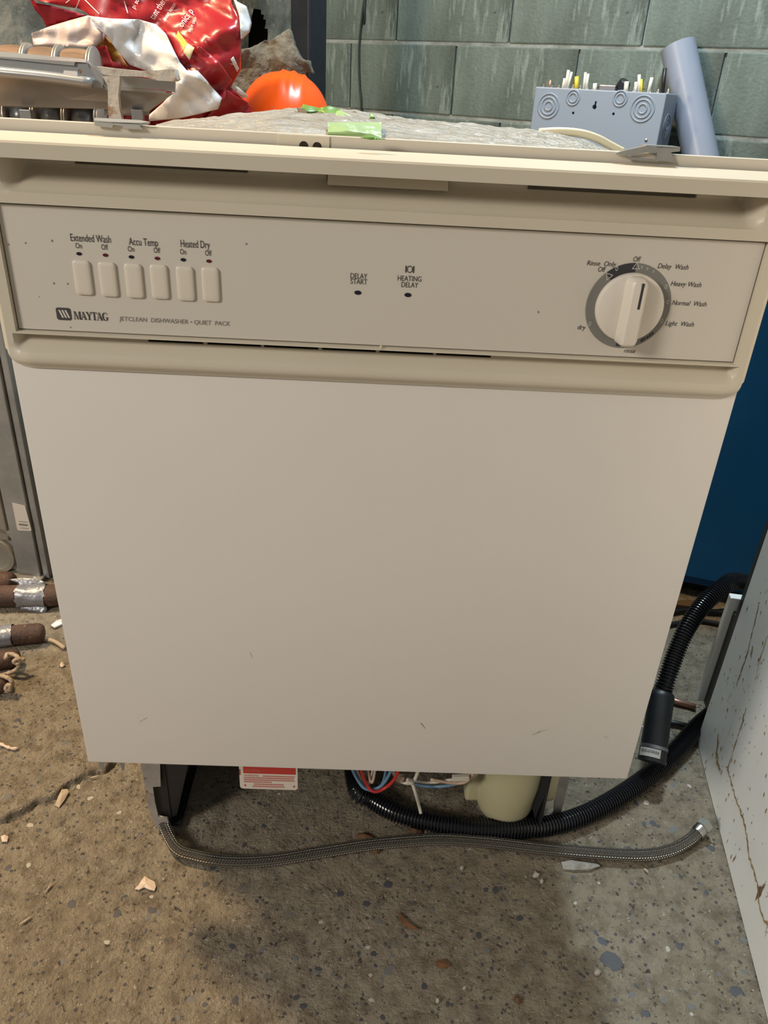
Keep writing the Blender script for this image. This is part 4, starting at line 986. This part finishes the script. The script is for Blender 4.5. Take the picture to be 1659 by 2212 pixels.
# torn mineral wool standing behind the hat
def wool_y(u, v): return 1.50 + .02 * pnoise((u * .02, v * .02, 5)) + .006 * pnoise((u * .1, v * .1, 2))
wo = [(470, 130), (498, 112), (516, 107), (540, 103), (556, 96), (573, 86), (582, 90), (600, 76), (624, 62), (628, 72), (634, 96), (641, 110), (649, 124), (658, 130), (667, 130), (668, 140), (676, 160), (660, 156), (664, 175), (690, 200), (690, 330), (470, 330)]
wl_ = patch(wo, wool_y, 7, .07).build('wool_batt', 'wool', None, True)
for v_ in wl_.data.vertices: v_.co.z = max(v_.co.z, BZ)
tag(wl_, 'torn grey mineral wool batt standing behind the orange hard hat', 'insulation')
zm = min(v.co.z for v in wl_.data.vertices)
# red and white plastic bag
BG = thing('plastic_bag', 'crumpled red and white printed plastic bag lying on the pile', 'bag', (at_y(380, 240, 1.10).x, 1.12, BZ))
def red_y(u, v):
    y = 1.16 - .07 * math.exp(-((u - 400) / 130) ** 2 - ((v - 120) / 110) ** 2)
    y += .022 * pnoise((u * .012 + v * .010, v * .016, 3)) + .020 * abs(pnoise((u * .022 - v * .02, v * .016, 8))) + .02 * math.sin((u + v * .6) * .02)
    return y
red_o = [(60, -12), (110, 6), (170, 16), (195, 40), (270, 45), (330, 44), (350, 60), (368, 92), (378, 140), (395, 175), (420, 210), (450, 220), (470, 200), (500, 225), (530, 235), (541, 246), (540, 300), (250, 300), (255, 150), (215, 100), (200, 60), (150, 20), (60, -12)]
rb = patch([(62, -30), (70, -2), (120, 10), (170, 18), (190, 30), (210, 60), (205, 100), (200, 140), (250, 160), (255, 290), (545, 290), (542, 232), (515, 205), (495, 188), (505, 170), (517, 150), (518, 90), (517, 35), (500, 8), (498, -30)], red_y, 10, .02).build('bag_front', 'bagred', BG); smooth_angle(rb, 80)
fold = lambda u, v: red_y(u, v) - .022 - .012 * pnoise((u * .03, v * .02, 4))
patch([(350, 60), (380, 66), (430, 100), (470, 130), (500, 172), (488, 190), (486, 215), (470, 222), (450, 205), (420, 172), (400, 150), (375, 110)], fold, 8, .012).build('red_fold', 'bagred', BG, True)
wf = lambda u, v: red_y(u, v) - .046 - .012 * pnoise((u * .012, v * .012, 6)) - .030 * abs(pnoise(((u * .9 + v * .45) * .022, (v * .9 - u * .45) * .007, 9)))
patch([(190, 34), (240, 40), (300, 42), (336, 52), (356, 72), (372, 105), (385, 132), (402, 152), (425, 152), (450, 180), (478, 212), (470, 236), (430, 246), (385, 256), (322, 262), (322, 248), (352, 222), (380, 190), (378, 165), (330, 158), (280, 140), (250, 105), (225, 70)], wf, 7, .010).build('white_lining', 'bagwhite', BG, True)
patch([(498, -20), (510, 2), (530, 12), (541, 48), (536, 68), (520, 84), (517, 35)], lambda u, v: red_y(u, v) - .004, 7, .02).build('white_lining', 'bagwhite', BG, True)
patch([(68, 72), (110, 56), (150, 44), (190, 33), (205, 52), (220, 70), (217, 88), (200, 102), (140, 100), (72, 98)], lambda u, v: 1.10 + .012 * pnoise((u * .03, v * .04, 1)) + (v - 30) * -.0003, 8, .02).build('bag_inside', 'bagpink', BG, True)
patch([(60, -10), (75, 6), (110, 12), (150, 22), (186, 33), (150, 45), (100, 58), (92, 40), (75, 20)], lambda u, v: 1.19 + .0003 * (u - 60), 8, .01).build('bag_back_fold', 'bagred', BG, True)
patch([(200, 95), (222, 72), (250, 100), (275, 146), (210, 142)], lambda u, v: 1.125 + .01 * pnoise((u * .05, v * .05, 4)), 7, .01).build('ochre_print', 'ochre', BG, True)
patch([(203, 104), (228, 98), (240, 132), (272, 144), (272, 150), (205, 142)], lambda u, v: 1.115, 8, .008).build('red_print', 'bagred', BG, True)
patch([(180, 176), (325, 200), (325, 290), (180, 290)], lambda u, v: 1.13 + .01 * pnoise((u * .05, v * .05, 4)), 9, .01).build('bag_lower', 'bagred', BG, True)
patch([(486, 190), (505, 205), (535, 222), (541, 236), (536, 260), (440, 260), (478, 215)], lambda u, v: red_y(u, v) - .012, 7, .01).build('red_fold', 'bagred', BG, True)
patch([(508, 186), (516, 190), (536, 208), (532, 213), (514, 200)], lambda u, v: red_y(u, v) - .018, 5, .004).build('white_edge', 'bagwhite', BG, True)
patch([(498, 128), (504, 122), (516, 148), (512, 156)], lambda u, v: red_y(u, v) - .006, 5, .002).build('white_edge', 'bagwhite', BG, True)
patch([(384, 66), (405, 93), (397, 110), (380, 80)], lambda u, v: fold(u, v) - .013, 5, .001).build('gold_label', 'gold', BG, True)
patch([(405, 93), (420, 103), (409, 130), (396, 112)], lambda u, v: fold(u, v) - .013, 5, .001).build('pale_label', 'goldpale', BG, True)
def bag_text(txt, u, v, du, dv, size, depth, squash=1.0):
    """baseline starts at pixel (u,v) and runs along (du,dv)"""
    V, Fc = text_mesh(txt, .1); l = math.hypot(du, dv); ex = (du / l, dv / l); ey = (dv / l, -du / l); me = bpy.data.meshes.new('bag_lettering'); k = size / cap_height(); out = []
    for q in V:
        uu = u + ex[0] * q.x * k * squash + ey[0] * q.y * k; vv = v + ex[1] * q.x * k * squash + ey[1] * q.y * k; out.append(tuple(at_y(uu, vv, depth(uu, vv) - .005)))
    me.from_pydata(out, [], Fc); link('bag_lettering', me, 'bagprint', BG)
bag_text('tant thermo', 333, 44, 32, -50, 15, red_y, .62); bag_text('mean reson', 357, 46, 32, -50, 9, red_y, .7)
bag_text('onics p', 394, 60, 32, -46, 15, red_y, .68); bag_text('mum conv', 411, 70, 20, -44, 8, red_y, .7); bag_text('pi so', 291, 20, 30, -60, 10, red_y, .8)
bag_text('Jos', 506, 142, 10, -30, 10, lambda u, v: red_y(u, v) - .004, .7)
bag_text('T', 399, 100, 6, 8, 8, lambda u, v: fold(u, v) - .016)
for u0, v0, u1, v1 in ((150, 0, 142, 6), (182, -2, 214, 30), (164, 18, 172, -2), (268, 2, 276, 28)):
    a_, c_ = (u0, v0), (u1, v1); b = MB(); l = math.hypot(u1 - u0, v1 - v0); nx, ny = -(v1 - v0) / l * .9, (u1 - u0) / l * .9
    pts = []
    for i in range(7):
        t = i / 6; uu, vv = u0 + (u1 - u0) * t, v0 + (v1 - v0) * t; pts += [at_y(uu + nx, vv + ny, red_y(uu, vv) - .003), at_y(uu - nx, vv - ny, red_y(uu, vv) - .003)]
    b.add(pts, [(2 * i, 2 * i + 1, 2 * i + 3, 2 * i + 2) for i in range(6)]); b.build('print_rule', 'bagprint', BG, fix=False)
# two rows of flanged reels behind the trough
YS = 1.05; rt = at_y(100, 94, YS).z
def reel(label, uL, uR, zc, R_o, m, bulge, y, grp):
    xl, xr = at_y(uL, 120, y).x, at_y(uR, 120, y).x; W_ = xr - xl; g = thing('flanged_reel', label, 'reel', ((xl + xr) / 2, y, zc - R_o), grp); r = R_o - .005
    pr = [(r * (1 - bulge) + r * bulge * math.sin(PI * t) ** .6, W_ * (.05 + .78 * t)) for t in arange(0, 1, .08)]
    smooth_angle(MB().lathe(pr, 44, (xl, y, zc), (1, 0, 0)).build('winding', m, g), 50)
    for x in (xl + W_ * .87, xl + W_ * .95):
        smooth_angle(MB().lathe([(R_o - .001, 0), (R_o, .0006), (R_o, .0024), (R_o - .001, .003)], 44, (x, y, zc), (1, 0, 0)).build('flange_disc', 'disc', g), 40)
    return g
RU = .046; RL = (rt - 2 * RU - BZ) / 2
SP = (((-62, 0), 'at far end of the row, beside rough wall'), ((1, 66), 'second along from the rough wall end'), ((68, 134), 'next to the pale bag opening'), ((136, 206), 'closest to the rusty hanger bracket'))
for (a_, c_), t in SP:
    reel('brown wound reel in upper row ' + t, a_, c_, BZ + 2 * RL + RU, RU, 'spool', .06, YS, 'brown wound reels behind the trough')
    reel('small grey reel under brown ones ' + t, a_, c_, BZ + RL, RL, 'reelgrey', .55, YS, 'grey reels below the brown ones')
# grey sheet-metal trough lying on the reels' front
YT = .925
TR_ = thing('light_fixture', 'grey enamelled metal trough with shiny ridge lying in front of reels', 'metal trough', (at_y(100, 200, YT).x, YT, BZ))
def tpoly(P_, y0, y1s, nm, m, thick=.004):
    """sheet facet: list of (u,v,y)"""
    b = MB().prism([at_y(u, v, y) for u, v, y in P_], (0, thick, 0)); return b.build(nm, m, TR_)
tpoly([(-70, 103, .93), (0, 111, .93), (186, 128, .93), (203, 145, .93), (190, 146, .90), (186, 135, .90), (162, 134, .90), (160, 142, .90), (0, 126, .90), (-70, 118, .90)], 0, 0, 'top_flange', 'troughgrey')
tpoly([(-70, 116, .905), (160, 138, .905), (188, 134, .905), (205, 145, .905), (222, 160, .905), (222, 190, .905), (-70, 160, .905)], 0, 0, 'upper_web', 'troughgrey')
b = MB(); rd = [at_y(u, v, .893) for u, v in ((-70, 146), (0, 156), (100, 166), (198, 179))]; b.tube(catmull(rd, 6), .0085, 16); b.build('shiny_ridge', 'troughgrey', TR_, True)
tpoly([(138, 152, .888), (165, 154, .888), (167, 172, .888), (134, 170, .888)], 0, 0, 'clip', 'bagwhite', .004)
tpoly([(-70, 160, .905), (222, 182, .905), (240, 195, .905), (242, 236, .955), (60, 232, .965), (-70, 226, .965)], 0, 0, 'lower_pan', 'troughgrey')
tpoly([(225, 160, .925), (378, 176, .925), (378, 196, .925), (225, 186, .925)], 0, 0, 'end_web', 'troughgrey')
tpoly([(225, 186, .922), (358, 196, .922), (358, 202, .922), (225, 192, .922)], 0, 0, 'end_rib', 'troughgrey', .003)
tpoly([(358, 176, .915), (378, 176, .915), (378, 200, .915), (358, 196, .915)], 0, 0, 'end_cap', 'troughgrey', .006)
tpoly([(225, 190, .930), (375, 201, .930), (322, 240, .965), (320, 249, .97), (225, 249, .97)], 0, 0, 'end_pan', 'troughgrey')
q = at_y(173, 154, .905); cut(next(o_ for o_ in TR_.children if o_.name.startswith('upper_web')), MB().lathe([(.0035, -.01), (.0035, .01)], 16, q, (0, -1, 0)))
for u in (60, 300):
    p = at_y(u, 235, .965); MB().box((p.x, .955, (BZ + p.z) / 2 - .001), (.02, .012, p.z - BZ), None, .001).build('stand_lug', 'troughgrey', TR_)
# rusty hanger strap over the trough
HB = thing('hanger_bracket', 'rusty flaking bracket hooked over the trough, white paint peeling', 'bracket', (at_y(245, 240, .885).x, .885, BZ))
MB().prism([at_y(u, v, .87) for u, v in ((208, 143), (240, 147), (300, 153), (340, 152), (358, 150), (376, 150), (382, 172), (375, 176), (340, 174), (320, 168), (305, 166), (260, 164), (225, 162))], (0, .03, 0)).build('top_strap', 'flaky', HB)
st_ = []
for u, v in ((221, 164), (231, 164), (258, 164), (258, 180), (255, 205), (258, 235), (264, 262), (264, 290), (236, 290), (235, 262), (233, 230), (233, 205), (232, 185)): st_.append(at_y(u, v, .868))
zf = BZ; b = MB().prism([(p.x, p.y, max(p.z, BZ)) for p in st_], (0, .012, 0)); b.build('drop_leg', 'flaky', HB)

# ================================================================== LITTLE THINGS ON THE FLOOR
def scrap(name, label, cat, outl, m, th=.0012, curl=.003, group=None, lift=.0):
    pts = [at_z(u, v, 0) for u, v in outl]; c_ = sum(pts, Vector()) / len(pts); b = MB(); n = len(pts); top = [c_ + Vector((0, 0, .0008 + curl))] + [p + Vector((0, 0, .0005 + curl * random.uniform(0, .6))) for p in pts]
    b.v = [tuple(p) for p in top] + [tuple(p - Vector((0, 0, th))) for p in top]; b.v = [(x, y, max(z, -.0004)) for x, y, z in b.v]; m_ = n + 1
    for i in range(n):
        j = (i + 1) % n; b.f += [(0, 1 + i, 1 + j), (m_, m_ + 1 + j, m_ + 1 + i), (1 + i, m_ + 1 + i, m_ + 1 + j, 1 + j)]
    return tag(b.build(name, m), label, cat, group)
scrap('paper_scrap', 'pale torn paper scrap on concrete before the left leg', 'scrap', [(291, 1921), (300, 1912), (306, 1902), (313, 1893), (322, 1899), (334, 1906), (337, 1915), (334, 1925), (322, 1923), (312, 1918), (300, 1923)], 'paper')
scrap('wood_chip', 'pale flat wood chip lying along the floor crack', 'wood chip', [(119, 1741), (126, 1722), (134, 1707), (146, 1705), (149, 1712), (140, 1728), (128, 1745)], 'chip', .004, .003)
scrap('paint_flake', 'tiny cream paint flake near the floor crack edge', 'flake', [(2, 1808), (10, 1804), (18, 1808), (16, 1819), (5, 1820)], 'paper', .001, .002)
scrap('paper_flake', 'small folded cream flake beside the dishwasher door near cord end', 'flake', [(130, 1436), (135, 1430), (140, 1438), (136, 1442), (131, 1442)], 'paper', .001, .004)
scrap('white_shard', 'white plastic shard on floor beside the door edge near weights', 'shard', [(110, 1352), (122, 1342), (134, 1338), (136, 1350), (118, 1358)], 'bagwhite', .004, .005)
P = [at_z(u, v, .0025) for u, v in ((-20, 1596), (0, 1606), (14, 1613), (28, 1617), (40, 1616))]
tag(MB().tube(resample(catmull(P, 6), .004), lambda i: .0022 + .0008 * math.sin(i * 2.3), 8).build('cord_scrap', 'paper', None, True), 'short frayed white cord scrap left of the dishwasher', 'cord')
for t in (([(766, 1808), (782, 1803), (790, 1798), (800, 1806), (806, 1813), (790, 1818), (776, 1816)], 'curled brown leaf fragment behind the braided hose', .006),
          ([(798, 1836), (812, 1830), (824, 1836), (815, 1845), (803, 1844)], 'small brown leaf fragment in front of braided hose', .003),
          ([(886, 1788), (896, 1780), (910, 1786), (912, 1800), (898, 1806), (888, 1800)], 'brown leaf fragment under edge of corrugated hose', .005),
          ([(858, 1968), (872, 1992), (886, 1996), (904, 2004), (905, 2010), (888, 2008), (868, 1998)], 'reddish brown leaf stem on open concrete', .003),
          ([(940, 2078), (958, 2072), (974, 2086), (958, 2094), (944, 2090)], 'flat dark leaf bit on shaded concrete', .002),
          ([(1112, 2148), (1128, 2160), (1122, 2172), (1110, 2162)], 'olive brown leaf bit on shaded concrete', .004)):
    scrap('leaf_fragment', t[1], 'leaf', t[0], 'leaf', .0008, t[2], 'leaf fragments on the floor')
scrap('mortar_lump', 'rough grey mortar lump against the braided hose', 'lump', [(1212, 1862), (1230, 1860), (1262, 1864), (1290, 1866), (1296, 1872), (1276, 1880), (1240, 1882), (1216, 1878)], 'lump', .008, .007)
for (u, v, r, lb) in ((1157, 1891, 7, 'small cream stone chip on concrete beside the mortar lump'), (1170, 1904, 4.5, 'tiny white stone chip on concrete beside the mortar lump'), (945, 2163, 5, 'white stone chip on shaded concrete'), (1290, 2100, 8, 'crumbly tan stone chip beside dark pebble'), (998, 1876, 4, 'tiny pale stone chip under the braided hose')):
    scrap('stone_chip', lb, 'stone', [(u + r * math.cos(t) * random.uniform(.8, 1.15), v + r * math.sin(t) * random.uniform(.8, 1.15)) for t in (0, .9, 1.8, 2.7, 3.6, 4.5, 5.4)], 'floor_peb_pale', .006, .005)
for (u0, v0, u1, v1, lb) in ((97, 1928, 112, 1908, 'pale wood splinter on open concrete, short'), (42, 1997, 68, 1980, 'long thin pale twig on open concrete'), (1392, 1876, 1400, 1885, 'small pale splinter below braided hose'), (195, 1680, 215, 1676, 'orange brown splinter under door corner')):
    a_, c_ = at_z(u0, v0, .0012), at_z(u1, v1, .0012); tag(MB().tube([a_, a_.lerp(c_, .5) + Vector((.0006, 0, 0)), c_], lambda i: (.0009, .0015, .0007)[i], 6).build('splinter', 'chip', None), lb, 'splinter', 'splinters on the floor')
